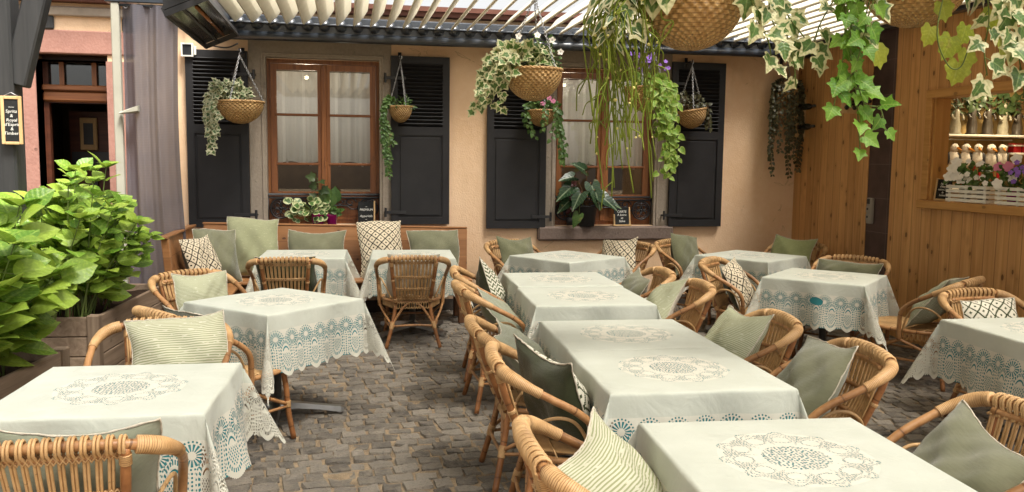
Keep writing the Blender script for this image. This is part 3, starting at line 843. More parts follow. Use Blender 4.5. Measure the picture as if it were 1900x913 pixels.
# voile curtain gathered at the post
def voile():
    m = MB(); x0, x1, zt, zb = -1.975, -1.49, 3.0, .12
    def f(u, v):
        sq = 1 - .10 * math.sin(PI * min(1, (1 - v) * 1.1)) * 1.0
        xc = x0 + (x1 - x0) * u * (sq + .12 * (1 - v))
        return (xc, 8.33 + .05 * math.sin(u * 15 + .8 * v) * (.5 + .5 * v) + .035 * math.sin(u * 6.5 + 2 * v) + .008 * math.sin(u * 44 + v), zb + (zt - zb) * v)
    m.grid(f, 90, 40, uvfn=lambda u, v: (u * .9, v * 2.9)); return m
cur = voile().build('voile_curtain', GREYSHEER); tag(cur, 'long grey voile curtain hanging in folds from the pergola beside its white post', 'curtain')
m = MB(); m.tube([(-1.98, 8.33, 3.0), (-1.3, 8.33, 3.0)], .012, 8); r_ = m.build('curtain_rod', DKALU, cur)
m = MB()
for x in (-1.93, -1.82, -1.71, -1.6, -1.50): m.tube([(x + .016 * math.cos(a), 8.33, 2.995 + .022 * math.sin(a)) for a in [2 * PI * k / 12 for k in range(12)]], .003, 5, closed=True)
m.build('curtain_rings', CHAINM, cur)
# small pale wedge-shaped cleat on the post
m = MB(); m.add([(0, 0, .0), (.17, 0, .02), (.17, 0, .085), (0, -.05, .005), (.17, -.09, .03), (.17, -.09, .075), (.0, -.02, .02)], [(0, 1, 4, 3), (1, 2, 5, 4), (0, 6, 2, 1), (3, 4, 5, 6), (6, 5, 2), (0, 3, 6)])
o = m.build('curtain_cleat', WHITEP, None, False); o.location = (-2.0, 8.305, 2.03); tag(o, 'small pale wedge-shaped cleat sticking out of the white post by the curtain', 'cleat')

# infrared heater slung under the pergola side beam
t = thing('patio_heater', 'long dark infrared heater with mirrored underside slung below the pergola corner', 'heater', (-1.18, 8.75, 2.80))
HM = Matrix.Rotation(R(-24), 4, 'Y')
m = MB(); m.add([HM @ Vector(p) for y_ in (0, -1.9) for p in ((-.16, y_, -.0), (.16, y_, -.0), (.13, y_, .10), (-.11, y_, .12))], [(3, 2, 1, 0), (4, 5, 6, 7), (2, 3, 7, 6), (0, 4, 7, 3), (1, 2, 6, 5)]); m.build('housing', DKMET, t, False)
m = MB(); m.box(-.155, .155, -1.88, -.02, -.004, .006, HM); m.build('reflector', simple('mirror_reflector', (.35, .32, .28), .12, .6, 1.0), t, False)
m = MB(); m.box(-.17, -.156, -1.9, 0, -.05, .02, HM); m.box(.156, .17, -1.9, 0, -.05, .02, HM); m.box(-.155, .155, -.012, 0, -.05, -.0045, HM); m.box(-.155, .155, -1.9, -1.888, -.05, -.0045, HM); m.box(-.05, -.03, -1.88, -.02, -.03, -.012, HM); m.build('rim', DKMET, t, False)
m = MB(); m.tube([HM @ Vector((.05, -1.7, -.022)), HM @ Vector((.05, -.2, -.022))], .012, 8); m.build('tube', simple('amber_tube', (.25, .09, .02), .25, .5), t)
m = MB()
for y_ in (-.3, -1.5): m.box(-.02, .02, y_ - .02, y_ + .02, .10, .20)
m.build('bracket', DKMET, t, False)
m = MB(); m.tube(cr([(.16, 0, -.05), (.05, .02, -.09), (-.12, .1, -.06), (-.3, .3, .02), (-.42, .56, .17)]), .008, 6); m.build('cable', DKMET, t)

# ================================================================== BLACK TIMBER POST
t = thing('timber_post', 'thick black painted timber post with a slanting brace at the left edge of the terrace', 'post', (-2.365, 6.60, 0))
m = MB(); m.box(-.11, .11, -.09, .11, 0, 3.6, bev=.015); m.build('post', BLACKW, t, False)
m = MB(); BM = Matrix.Translation((.075, .0, 2.02)) @ Matrix.Rotation(R(14.5), 4, 'Y'); m.box(-.075, .075, -.065, .065, .12, 1.6, BM, bev=.012); m.build('brace', BLACKW, t, False)
m = MB(); m.box(-.02, .60, -.05, .07, 3.25, 3.40); m.build('tie_beam', BLACKW, t, False)
# chalkboard on the post
def chalkboard(name, label, w_, h_, lines, size, loc, rz=0, tilt=0, frame=RAWPINE, fw=.022, legs=False, sides=(1, 1, 1, 1)):
    t = thing(name, label, 'chalkboard', loc, rz)
    T = Matrix.Rotation(tilt, 4, 'X')
    m = MB(); m.box(-w_ / 2 + fw * .6, w_ / 2 - fw * .6, -.006, .006, fw * .6, h_ - fw * .4, T); m.build('slate', SLATE, t, False)
    m = MB()
    if sides[0]: m.box(-w_ / 2, -w_ / 2 + fw, -.012, .012, 0, h_ * (.62 if legs else 1), T, bev=.003)
    if sides[1]: m.box(w_ / 2 - fw, w_ / 2, -.012, .012, 0, h_, T, bev=.003)
    if sides[2]: m.box(-w_ / 2 + fw * sides[0], w_ / 2 - fw * sides[1], -.0115, .0115, h_ - fw, h_ - .0003, T, bev=.003)
    if sides[3]: m.box(-w_ / 2 - (.01 if legs else -fw * sides[0]), w_ / 2 + (.01 if legs else -fw * sides[1]), -.016, .0118, -.002, fw * .8, T, bev=.003)
    m.build('frame', frame, t, False)
    text_obj('\n'.join(lines), size, T @ Matrix.Translation((0, -.0075, h_ * .5)) @ Matrix.Rotation(PI / 2, 4, 'X'), CHALK, t)
    return t
t = chalkboard('hanging_chalkboard', 'narrow pine-framed chalkboard sign hanging on the black timber post', .128, .33, ['~~', 'Spritz', '&', 'Royal', "d'Esprit", '&', 'Timbers'], .030, (-2.262, 6.485, 1.725), R(10))
m = MB(); m.tube([(-.045, .0, .33), (.0, .012, .355), (.045, .0, .33)], .0025, 5); m.build('hanger', CHAINM, t)

# ================================================================== WOODEN KIOSK
kiosk = thing('wooden_kiosk', 'pine-clad shop kiosk with an open serving hatch along the right side', 'kiosk', (0, 0, 0))
HA = (5.0, 6.93, 1.338, 2.255)
m = MB(); holed(m, 'x', KX, KX + .15, 3.2, 7.50, -.02, 3.25, [HA]); m.build('cladding', KIOSK, kiosk, False)
m = MB(); m.box(KX, KX + .15, 7.885, WY - .002, -.02, 3.25); m.build('cladding', KIOSK, kiosk, False)
m = MB(); m.box(KX + .010, KX + .16, 7.5005, 7.8845, -.02, 3.25); pil = m.build('tiled_pillar', TILE, kiosk, False, label='strip of dark maroon wall tiles between two pine panels')
m = MB()
for z in (.30, .64, .98, 1.32, 1.66, 2.0, 2.34, 2.68, 3.02): m.box(KX + .0085, KX + .011, 7.501, 7.884, z - .003, z + .003)
m.box(KX + .0083, KX + .011, 7.545, 7.551, 0, 3.2); m.build('grout_lines', GROUT, pil, False)
m = MB(); m.box(KX - .028, KX - .0005, 5.0, 7.015, 2.2552, 2.335, bev=.006); m.box(KX - .0275, KX - .0005, 6.9302, 7.0145, 1.3385, 2.2550, bev=.006); m.build('hatch_frame', KTRIM, kiosk, False)
m = MB(); m.box(KX - .060, KX + .15, 4.9, 7.03, 1.262, 1.3378, bev=.008); m.build('hatch_sill', KTRIM, kiosk, False)
m = MB(); m.box(KX + .0005, KX + .1495, 6.905, 6.9298, 1.3385, 2.2545); m.build('hatch_jamb', KTRIMV, kiosk, False)
m = MB(); X0, X1, Y0, Y1, Z1 = KX + .151, 7.8, 4.6, 8.3, 2.60
q = lambda *p: m.add(p, [(0, 1, 2, 3)])
q((X0, Y1, 0), (X1, Y1, 0), (X1, Y1, Z1), (X0, Y1, Z1)); q((X1, Y0, 0), (X1, Y1, 0), (X1, Y1, Z1), (X1, Y0, Z1)); q((X0, Y0, Z1), (X1, Y0, Z1), (X1, Y1, Z1), (X0, Y1, Z1)); q((X0, Y0, 0), (X1, Y0, 0), (X1, Y0, Z1), (X0, Y0, Z1)); q((X0, Y0, 0), (X1, Y0, 0), (X1, Y1, 0), (X0, Y1, 0))
m.build('shop_interior', CREAMWALL, kiosk, False)
m = MB(); m.box(KX + .0, 7.9, 4.5, WY, 3.2505, 3.30); m.build('roof', DKALU, kiosk, False)
for z, x0, x1 in ((1.985, 5.55, 7.0), (1.985, 7.02, 7.75), (1.80, 7.02, 7.75), (1.42, 5.6, 7.0)):
    m = MB(); m.box(x0, x1, 7.98, 8.295, z - .022, z, bev=.004); m.build('shelf', WHITEW, kiosk, False)
m = MB(); m.tube([(5.5, 8.02, 1.93), (7.0, 8.02, 1.93)], .008, 6); m.build('hanging_rail', STEEL, kiosk)
em = Mt('lit_spot'); em.b.inputs['Emission Color'].default_value = (1, .82, .5, 1); em.b.inputs['Emission Strength'].default_value = 18
for x, yv in ((6.75, 7.75), (6.0, 7.0), (7.2, 6.6)):
    m = MB(); m.lathe([(.045, 0), (.04, -.012)], 16, Matrix.Translation((x, yv, 2.597))); m.build('ceiling_spot', em, kiosk)
    ld = bpy.data.lights.new('ceiling_spot_light', 'AREA'); ld.shape = 'DISK'; ld.size = .08; ld.energy = 5; ld.color = (1, .80, .50)
    lo = bpy.data.objects.new('ceiling_spot_light', ld); COL.objects.link(lo); lo.parent = kiosk; lo.location = (x, yv, 2.58)
# socket box on the tiled strip
t = thing('socket_box', 'grey double power socket box on the dark maroon tile strip', 'socket', (KX + .010, 7.79, 1.06))
m = MB(); m.box(-.045, -.0, -.038, .038, 0, .26, bev=.008); m.build('box', GREYPL, t, False)
for z in (.065, .145):
    m = MB(); m.box(-.052, -.0455, -.030, .030, z - .03, z + .03, bev=.004); fl = m.build('flap', GREYPL, t, False)
    m = MB(); m.box(-.056, -.0525, -.01, .012, z - .006, z + .014); m.build('latch', DKMET, fl, False)
m = MB(); m.box(-.050, -.0455, -.022, .022, .20, .25); m.build('switch', DKMET, t, False)

# ================================================================== TABLES AND CLOTHS
TH = .735            # wood top; the cloth lies at about .75
def make_table():
    t = thing('cafe_table', 'x', 'table')
    m = MB(); m.box(-.365, .365, -.365, .365, TH - .03, TH, bev=.006); m.build('tabletop', BENCHD, t, False)
    m = MB(); m.lathe([(.030, .07), (.030, TH - .06), (.09, TH - .05), (.09, TH - .0305)], 20); m.build('column', STEEL, t)
    m = MB(); m.lathe([(.07, .035), (.075, .06), (.055, .085), (.032, .10), (.031, .11)], 20)
    hub = m.build('base_hub', STEEL, t)
    for k in range(4):
        a = PI / 4 + k * PI / 2; c, s_ = math.cos(a), math.sin(a)
        def P(d, o, z): return (d * c - o * s_, d * s_ + o * c, z)
        m = MB(); rows = []
        for d, hw, zb, zt in ((.05, .030, .04, .085), (.14, .028, .042, .078), (.27, .026, .030, .060), (.36, .027, .014, .048), (.405, .030, .010, .045), (.425, .024, .010, .036)):
            rows.append([P(d, -hw, zb), P(d, -hw * .8, zt), P(d, hw * .8, zt), P(d, hw, zb)])
        vs = [p for r_ in rows for p in r_]; n = len(rows)
        fs = [(i * 4 + k2, i * 4 + (k2 + 1) % 4, (i + 1) * 4 + (k2 + 1) % 4, (i + 1) * 4 + k2) for i in range(n - 1) for k2 in range(4)] + [(3, 2, 1, 0), tuple((n - 1) * 4 + k2 for k2 in range(4))]
        m.add(vs, fs); m.lathe([(.018, 0.0), (.018, .016)], 10, Matrix.Translation(P(.395, 0, 0)))
        m.build('foot', STEEL, t, False)
    return t
def cloth_mesh(drops, seed, zt=.750, half=.378, inset=0.0, hem=CH, name='x'):
    """square cloth laid over the table; drops = +x, -x, +y, -y overhang; corners hang as folded points"""
    rc_ = random.Random(seed); m = MB()
    ph = [rc_.uniform(0, 6.28) for _ in range(8)]; tw = [rc_.uniform(-.25, .25) for _ in range(4)]; am = rc_.uniform(.7, 1.3)
    bulge = [rc_.uniform(.34, .48) for _ in range(4)]
    def pos(u, v):
        a = half - inset
        s_, t_ = max(0, abs(u) - a), max(0, abs(v) - a)
        sx, sy = (1 if u > 0 else -1), (1 if v > 0 else -1)
        r0 = .012
        def over(s):
            if s < r0 * PI / 2: return r0 * math.sin(s / r0), r0 * (1 - math.cos(s / r0))
            return r0 + .05 * (s - r0 * PI / 2), r0 + (s - r0 * PI / 2) * .998
        if s_ == 0 and t_ == 0:
            w_ = .0016 * math.sin(u * 11 + ph[0]) * math.sin(v * 9 + ph[1]); return (u, v, zt - inset + w_)
        if t_ == 0 or s_ == 0:
            d = s_ + t_; o, dz_ = over(d); pp = v if t_ == 0 else u
            k = ph[2 + (0 if sx > 0 else 1)] if t_ == 0 else ph[4 + (0 if sy > 0 else 1)]
            edge_ = 1 - (abs(pp) / a) ** 4
            o += (math.sin(pp * 9 + k) * .5 + math.sin(pp * 19 + k * 2.1) * .35 + .25) * .05 * d / .27 * am * edge_
            if t_ == 0: return (sx * (a + o), v, zt - inset - dz_)
            return (u, sy * (a + o), zt - inset - dz_)
        rho = math.hypot(s_, t_); fi = math.atan2(t_, s_); ci = (0 if sx > 0 else 1) + (0 if sy > 0 else 2)
        o, dz_ = over(rho)
        b = bulge[ci] * rho * max(0, math.sin(2 * fi)) ** 1.1
        di = PI / 4 + R(36) * math.cos(2 * fi) + tw[ci] * math.sin(2 * fi)
        # narrow hanging point that leans away from the leg and twists a little
        hx = o * math.cos(fi) + b * math.cos(di); hy = o * math.sin(fi) + b * math.sin(di)
        dz_ = math.sqrt(max(1e-6, dz_ * dz_ - min(b, dz_ * .8) ** 2))
        return (sx * (a + hx), sy * (a + hy), zt - inset - dz_)
    px, nx, py, ny = drops; a = half
    def axis(lo, hi):
        pts = set()
        N = 15
        for i in range(N + 1): pts.add(round(-a + 2 * a * i / N, 5))
        for sgn, d in ((1, hi), (-1, lo)):
            for s in (.006, .012, .019, .035):
                if s < d: pts.add(round(sgn * (a + s), 5))
            n = max(1, int(d / .018))
            for i in range(1, n + 1): pts.add(round(sgn * (a + .035 + (d - .035) * i / n), 5)) if d > .04 else pts.add(round(sgn * (a + d), 5))
        return sorted(pts)
    us, vs_ = axis(nx, px), axis(ny, py)
    V = [pos(u, v) for v in vs_ for u in us]; UV = [(u, v) for v in vs_ for u in us]
    nu = len(us)
    F = [(j * nu + i, j * nu + i + 1, (j + 1) * nu + i + 1, (j + 1) * nu + i) for j in range(len(vs_) - 1) for i in range(nu - 1)]
    if inset:
        a2 = half
        F = [f for f in F if not all(abs(UV[i][0]) >= a2 - .001 and abs(UV[i][1]) >= a2 - .001 for i in f)]
    m.add(V, F, uv=UV); return m
D = CH - .378
full = (D, D, D, D)
TABLES = [  # x, y, rot, cloth drops (+x,-x,+y,-y), table label, cloth label
 ('front', 1.352, 2.334, -4.0, full, 'single cafe table at the near end of the middle row, hidden under its cloth', 'sage lace-edged cloth on the single table at the near end of the middle row'),
 ('mid_b', 1.405, 3.486, -2.3, (D, D, .012, D), 'second cafe table from the near end of the middle row, pushed against the third', 'sage lace-edged cloth on the second table from the near end of the middle row'),
 ('mid_c', 1.442, 4.243, -2.7, (D, D, D, .012), 'third cafe table from the near end of the middle row', 'sage lace-edged cloth on the third table from the near end of the middle row'),
 ('mid_d', 1.562, 5.509, -2.5, (D, D, .045, D), 'fourth cafe table from the near end of the middle row', 'sage lace-edged cloth on the fourth table from the near end of the middle row'),
 ('mid_e', 1.612, 6.333, -2.2, (D, D, D, .03), 'cafe table at the far end of the middle row', 'sage lace-edged cloth on the far end table of the middle row'),
 ('back_c', 2.072, 7.888, -57.5, full, 'cafe table set cornerwise below the right window, between two chairs by the wall', 'sage lace-edged cloth on the cornerwise table below the right window'),
 ('left_mid', -.451, 5.573, -45.3, full, 'cafe table set cornerwise on a steel cross foot in the open cobbles at left', 'pale lace-edged cloth with hanging corner points on the cornerwise table at left'),
 ('bench_l', -.40, 8.29, -1.7, full, 'left one of the two cafe tables in front of the wooden bench', 'sage lace-edged cloth on the left one of the two bench tables'),
 ('bench_r', .617, 8.203, -3.0, full, 'cafe table at the right end of the wooden bench, with a chair back before it', 'sage lace-edged cloth on the right one of the two bench tables'),
 ('left_front', -.871, 3.491, -2.4, full, 'cafe table in the near left corner beside the planters', 'pale lace-edged cloth on the table in the near left corner'),
 ('right_b', 3.812, 6.264, -46.0, full, 'cafe table by the pine wall with a torn cloth and a round steel leg below', 'sage lace-edged cloth with a torn hole showing teal, near the pine wall'),
 ('right_c', 3.914, 7.773, -55.8, full, 'cafe table in the far right corner between the plaster and pine walls', 'sage lace-edged cloth on the table in the far right corner'),
 ('right_a', 3.82, 4.0, -1.5, full, 'cafe table at the right edge below the serving hatch', 'sage lace-edged cloth on the table at the right edge below the serving hatch'),
]
TPOS = {}
proto = make_table()
for i, (key, x, y, rot, dr_, tl, cl) in enumerate(TABLES):
    t = proto if i == 0 else dup(proto)
    t.location = (x, y, 0); t.rotation_euler = (0, 0, R(rot)); t['label'] = tl; t['group'] = 'small square cafe tables'
    m = cloth_mesh(dr_, 40 + i)
    c = m.build('tablecloth', LACETORN if key == 'right_b' else LACE); c.location = (x, y, 0); c.rotation_euler = (0, 0, R(rot)); tag(c, cl, 'tablecloth', 'sage tablecloths with lace borders')
    m = cloth_mesh(tuple(max(.0, d - .024) for d in dr_), 40 + i, inset=.0018); u_ = m.build('underlay', TEAL, c, label='plain teal underlay showing through the lace')
    TPOS[key] = (x, y, R(rot), c)

# ================================================================== RATTAN CHAIRS
def make_chair():
    t = thing('rattan_armchair', 'x', 'chair')
    mir = lambda pts: [(-p[0], p[1], p[2]) for p in pts]
    half = [(.285, .035, .335), (.292, .035, .46), (.300, .02, .565), (.310, -.05, .635), (.318, -.16, .695), (.312, -.255, .745), (.262, -.335, .785), (.15, -.368, .803), (0, -.376, .808)]
    path = cr(half + mir(half)[::-1][1:], 7)
    m = MB(); m.tube(path, .0165, 10); rail = m.build('arm_rail', POLE, t)
    # close cane wrapping either side of the back
    for sg in (1, -1):
        sub = [p for p in path if p.x * sg > .205 and p.y < -.19]
        sub.sort(key=lambda p: p.x * sg * 1 - p.y * .0 + (0 if p.y < -.25 else 1) + (p.y + .25 if p.y > -.25 else 0))
        dense = []
        for a, b in zip(sub[:-1], sub[1:]):
            n = max(2, int((b - a).length / .0026))
            dense += [a.lerp(b, k / n) for k in range(n)]
        N = len(dense)
        rr = [(.0205 + .004 * math.sin(PI * min(1, k / N * 1.2)) ) + (.0013 if (k % 2) else -.0003) for k in range(N)]
        # taper outwards into a broad wedge near the post
        rr = [r_ + .007 * max(0, 1 - k / N * 1.6) for k, r_ in enumerate(rr)]
        mm = MB(); mm.tube(dense, rr, 10); mm.build('cane_wrapping', WOUND, rail)
    # back posts
    for sg in (1, -1):
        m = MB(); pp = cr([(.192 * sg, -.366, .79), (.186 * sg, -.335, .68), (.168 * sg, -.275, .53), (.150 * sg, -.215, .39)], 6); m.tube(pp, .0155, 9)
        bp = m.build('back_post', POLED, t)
        for z0, z1 in ((.735, .772), (.60, .615), (.405, .44)):
            mm = MB(); seg = [p for p in cr([(.192 * sg, -.366, .79), (.186 * sg, -.335, .68), (.168 * sg, -.275, .53), (.150 * sg, -.215, .39)], 60) if z0 < p.z < z1]
            if len(seg) > 2:
                mm.tube(seg, [.0185 + (.001 if k % 2 else -.0006) for k in range(len(seg))], 9); mm.build('post_binding', WOUND, bp)
    # backrest: cross rails, double spindles looped over the top rail, zigzag lashings
    def back(x_, z):   # point of the leaning back
        f = (z - .40) / .40
        y_ = -.205 - .168 * (f ** .85) + .028 * (abs(x_) / .19) ** 2 * f - .018 * (1 - (abs(x_) / .2) ** 2) * math.sin(PI * min(1, max(0, f)))
        return Vector((x_ * (.80 + .20 * f), y_, z))
    m = MB()
    n = 12
    for i in range(n):
        for dx in (-.0054, .0054):
            x_ = -.186 + .372 * i / (n - 1) + dx
            lo = [back(x_, .405 + .36 * k / 10) for k in range(11)]
            top = Vector((x_, -.376 + .0085 * (abs(x_) / .15) ** 2, .808 - .005 * (abs(x_) / .15) ** 2))
            loop = [top + Vector((0, -.0255 * math.sin(a) * 1.0, .0255 * math.cos(a))) for a in [PI * .62 - PI * k / 7 * 1.25 for k in range(8)]]
            loop[0] = loop[0] + Vector((0, 0, -.008))
            m.tube(lo + loop[:1] + loop[1:] + [top + Vector((0, .018, -.035)), back(x_, .752) + Vector((0, .016, 0))], .0051, 6)
    spn = m.build('backrest', CANE, t)
    for z in (.765, .635, .525, .425):
        m = MB(); pts = [back(-.185 + .37 * k / 12, z) + Vector((0, .006, 0)) for k in range(13)]; m.tube(pts, .0095 if z < .76 else .013, 8); m.build('cross_rail', POLE, spn)
        m = MB()
        zz = []
        for ph_ in (0, 1):
            zz = []
            for k in range(n * 2 - 1):
                x_ = -.186 + .372 * k / (n * 2 - 2)
                zz.append(back(x_, z + (.0125 if (k + ph_) % 2 else -.0125)) + Vector((0, -.0085, 0)))
            m.tube(zz, .0042, 5)
        m.build('lashing', CANE, spn)
    # seat
    fr = cr([(-.150, -.21, .405), (-.235, -.10, .41), (-.252, .06, .412), (-.235, .22, .415), (-.17, .315, .418), (0, .345, .42), (.17, .315, .418), (.235, .22, .415), (.252, .06, .412), (.235, -.10, .41), (.150, -.21, .405)], 6)
    m = MB(); m.tube(fr + [Vector((.150, -.21, .405)).lerp(Vector((-.150, -.21, .405)), k / 6) for k in range(1, 6)], .0145, 9, closed=True); sf = m.build('seat', POLE, t)
    m = MB(); ns = 27
    for i in range(ns):
        f = -1 + 2 * i / (ns - 1); xb, xf = .145 * f, .238 * f
        yf = .342 - .12 * abs(f) ** 3.0; yb_ = -.215 + .11 * abs(f) ** 4
        m.tube([(xb, yb_, .417), (xb * .5 + xf * .5 + .0 * f, (yf + yb_) / 2, .414), (xf, yf, .428), (xf * .99, yf + .014, .42)], .0062, 6)
    for y_ in (-.12, .0, .12, .24): m.tube([(-.235, y_, .424), (.235, y_, .424)], .0035, 5)
    m.build('seat_canes', CANE, sf)
    m = MB()
    for i in range(15):     # looped skirt below the back of the seat
        x_ = -.15 + .30 * i / 14
        m.tube([(x_ + .0105 * math.cos(a) * (1 if k < 7 else 1), -.222, .372 + .030 * math.sin(a)) for k, a in enumerate([2 * PI * j / 12 for j in range(12)])], .0042, 5, closed=True)
    for sg in (1, -1):
        for i in range(9):
            f = i / 8; c = Vector((.165 * sg, -.20, .372)).lerp(Vector((.252 * sg, .02, .372)), f); d_ = Vector((.087 * sg, .22, 0)).normalized()
            m.tube([c + d_ * .0105 * math.cos(a) + Vector((0, 0, .030 * math.sin(a))) for a in [2 * PI * j / 12 for j in range(12)]], .0042, 5, closed=True)
    m.build('seat_skirt', CANE, sf)
    # hoops inside the arms
    for sg in (1, -1):
        m = MB(); m.tube(cr([(.268 * sg, .02, .40), (.278 * sg, -.01, .52), (.285 * sg, -.07, .595), (.272 * sg, -.16, .60), (.235 * sg, -.235, .54), (.19 * sg, -.245, .44)], 6), .0075, 8); m.build('side_hoop', CANE, t)
    # legs
    for sg in (1, -1):
        lp = cr([(.20 * sg, .300, .412), (.206 * sg, .318, .30), (.212 * sg, .325, .17), (.235 * sg, .345, 0)], 5)
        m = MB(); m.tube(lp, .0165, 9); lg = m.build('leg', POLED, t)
        mm = MB(); seg = [lp[0].lerp(lp[1], k / 3) for k in range(4)]
        d2 = [p for p in cr([(.20 * sg, .300, .412), (.206 * sg, .318, .30), (.212 * sg, .325, .17), (.235 * sg, .345, 0)], 50) if .19 < p.z < .228]
        mm.tube(d2, [.020 + (.001 if k % 2 else -.0006) for k in range(len(d2))], 9); mm.build('leg_binding', WOUND, lg)
        rp = cr([(.148 * sg, -.205, .40), (.165 * sg, -.222, .28), (.195 * sg, -.25, .15), (.237 * sg, -.285, 0)], 5)
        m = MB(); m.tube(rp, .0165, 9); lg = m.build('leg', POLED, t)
        d2 = [p for p in cr([(.148 * sg, -.205, .40), (.165 * sg, -.222, .28), (.195 * sg, -.25, .15), (.237 * sg, -.285, 0)], 50) if .165 < p.z < .225]
        mm = MB(); mm.tube(d2, [.0205 + (.001 if k % 2 else -.0006) for k in range(len(d2))], 9); mm.build('leg_binding', WOUND, lg)
    # stretchers
    for pts in ([(.190, -.245, .19), (0, -.255, .20), (-.190, -.245, .19)], [(.211, .322, .20), (0, .335, .205), (-.211, .322, .20)],
                [(.192, -.245, .185), (.235, .04, .19), (.212, .322, .195)], [(-.192, -.245, .185), (-.235, .04, .19), (-.212, .322, .195)]):
        m = MB(); m.tube(cr(pts, 6), .0095, 8); m.build('stretcher', POLE, t)
    for sg in (1, -1):
        m = MB(); m.tube(cr([(.03 * sg, -.212, .395), (.09 * sg, -.222, .345), (.178 * sg, -.238, .21)], 6), .011, 8); m.build('brace', POLE, t)
        m = MB(); m.tube(cr([(.285 * sg, .03, .345), (.262 * sg, .12, .30), (.213 * sg, .315, .21)], 6), .0105, 8); m.build('brace', POLE, t)
        m = MB(); m.tube(cr([(.285 * sg, .03, .345), (.25 * sg, -.1, .29), (.188 * sg, -.235, .205)], 6), .0105, 8); m.build('brace', POLE, t)
    return t
GC = 'rattan armchairs around the terrace tables'
CH_LIST = [  # key, x, y, heading, label
 ('c1', -.86, 2.98, 3, 'rattan armchair cropped at the bottom left corner, its looped back towards the camera'),
 ('c2', -.90, 4.20, 181, 'rattan armchair behind the near left table, holding a pale striped cushion'),
 ('c3', -.735, 5.05, -52, 'rattan armchair between the two left tables, half under the cornerwise lace cloth'),
 ('c4', -.92, 6.23, -138, 'rattan armchair before the bench arm with a soft striped cushion, beside the planter'),
 ('c5', -.50, 7.68, -1.7, 'rattan armchair seen from behind at the left bench table, its legs hidden by another table'),
 ('c6', .571, 7.70, -1.1, 'rattan armchair seen whole from behind at the right bench table'),
 ('c7', 1.17, 6.40, -96, 'far left chair of the middle row, with a zigzag cushion'),
 ('c8', 1.10, 5.64, -88, 'second rattan armchair from the far end, left side of the middle row'),
 ('c9', 1.00, 4.27, -91, 'rattan armchair with a pale sage cushion left of the third middle table'),
 ('c10', .99, 3.56, -95, 'rattan armchair with the dark moss cushion on the left of the middle row'),
 ('c11', .90, 2.42, -92, 'rattan armchair cropped at the bottom edge with a big creased striped cushion'),
 ('c12', 2.06, 6.25, 86, 'rattan armchair at the far right side of the middle row, with a sage cushion'),
 ('c13', 2.07, 5.56, 85, 'rattan armchair with a tilted striped cushion right of the fourth middle table'),
 ('c14', 1.99, 4.30, 82, 'rattan armchair with a soft striped cushion right of the third middle table'),
 ('c15', 1.98, 3.50, 80, 'rattan armchair with a large sage velvet cushion right of the second middle table'),
 ('c16', 1.95, 2.50, 83, 'rattan armchair cropped at the bottom right, right of the nearest middle table'),
 ('c17', 1.80, 8.43, 211, 'rattan armchair against the plaster wall left of the cornerwise back table'),
 ('c18', 2.64, 8.26, 121, 'rattan armchair with a black and cream diamond cushion below the right window'),
 ('c19', 3.60, 8.36, 211, 'rattan armchair with a dark olive cushion against the plaster wall, left of the corner table'),
 ('c20', 4.50, 8.18, 122, 'rattan armchair in the far right corner with a mottled olive cushion'),
 ('c21', 3.36, 6.68, -132, 'rattan armchair with a diamond cushion left of the torn cloth table'),
 ('c22', 4.25, 6.72, 130, 'rattan armchair with a long olive cushion behind the torn cloth table'),
 ('c23', 4.33, 5.78, 33, 'rattan armchair standing sideways by the pine wall, its seat in full view'),
 ('c24', 4.15, 4.62, 188, 'rattan armchair with a green and cream diamond cushion behind the right edge table'),
]
CHAIRS = {}
cp = make_chair()
for i, (k, x, y, h, lab) in enumerate(CH_LIST):
    c = cp if i == 0 else dup(cp)
    c.location = (x, y, 0); c.rotation_euler = (0, 0, R(h)); c['label'] = lab; c['group'] = GC
    CHAIRS[k] = (x, y, R(h))

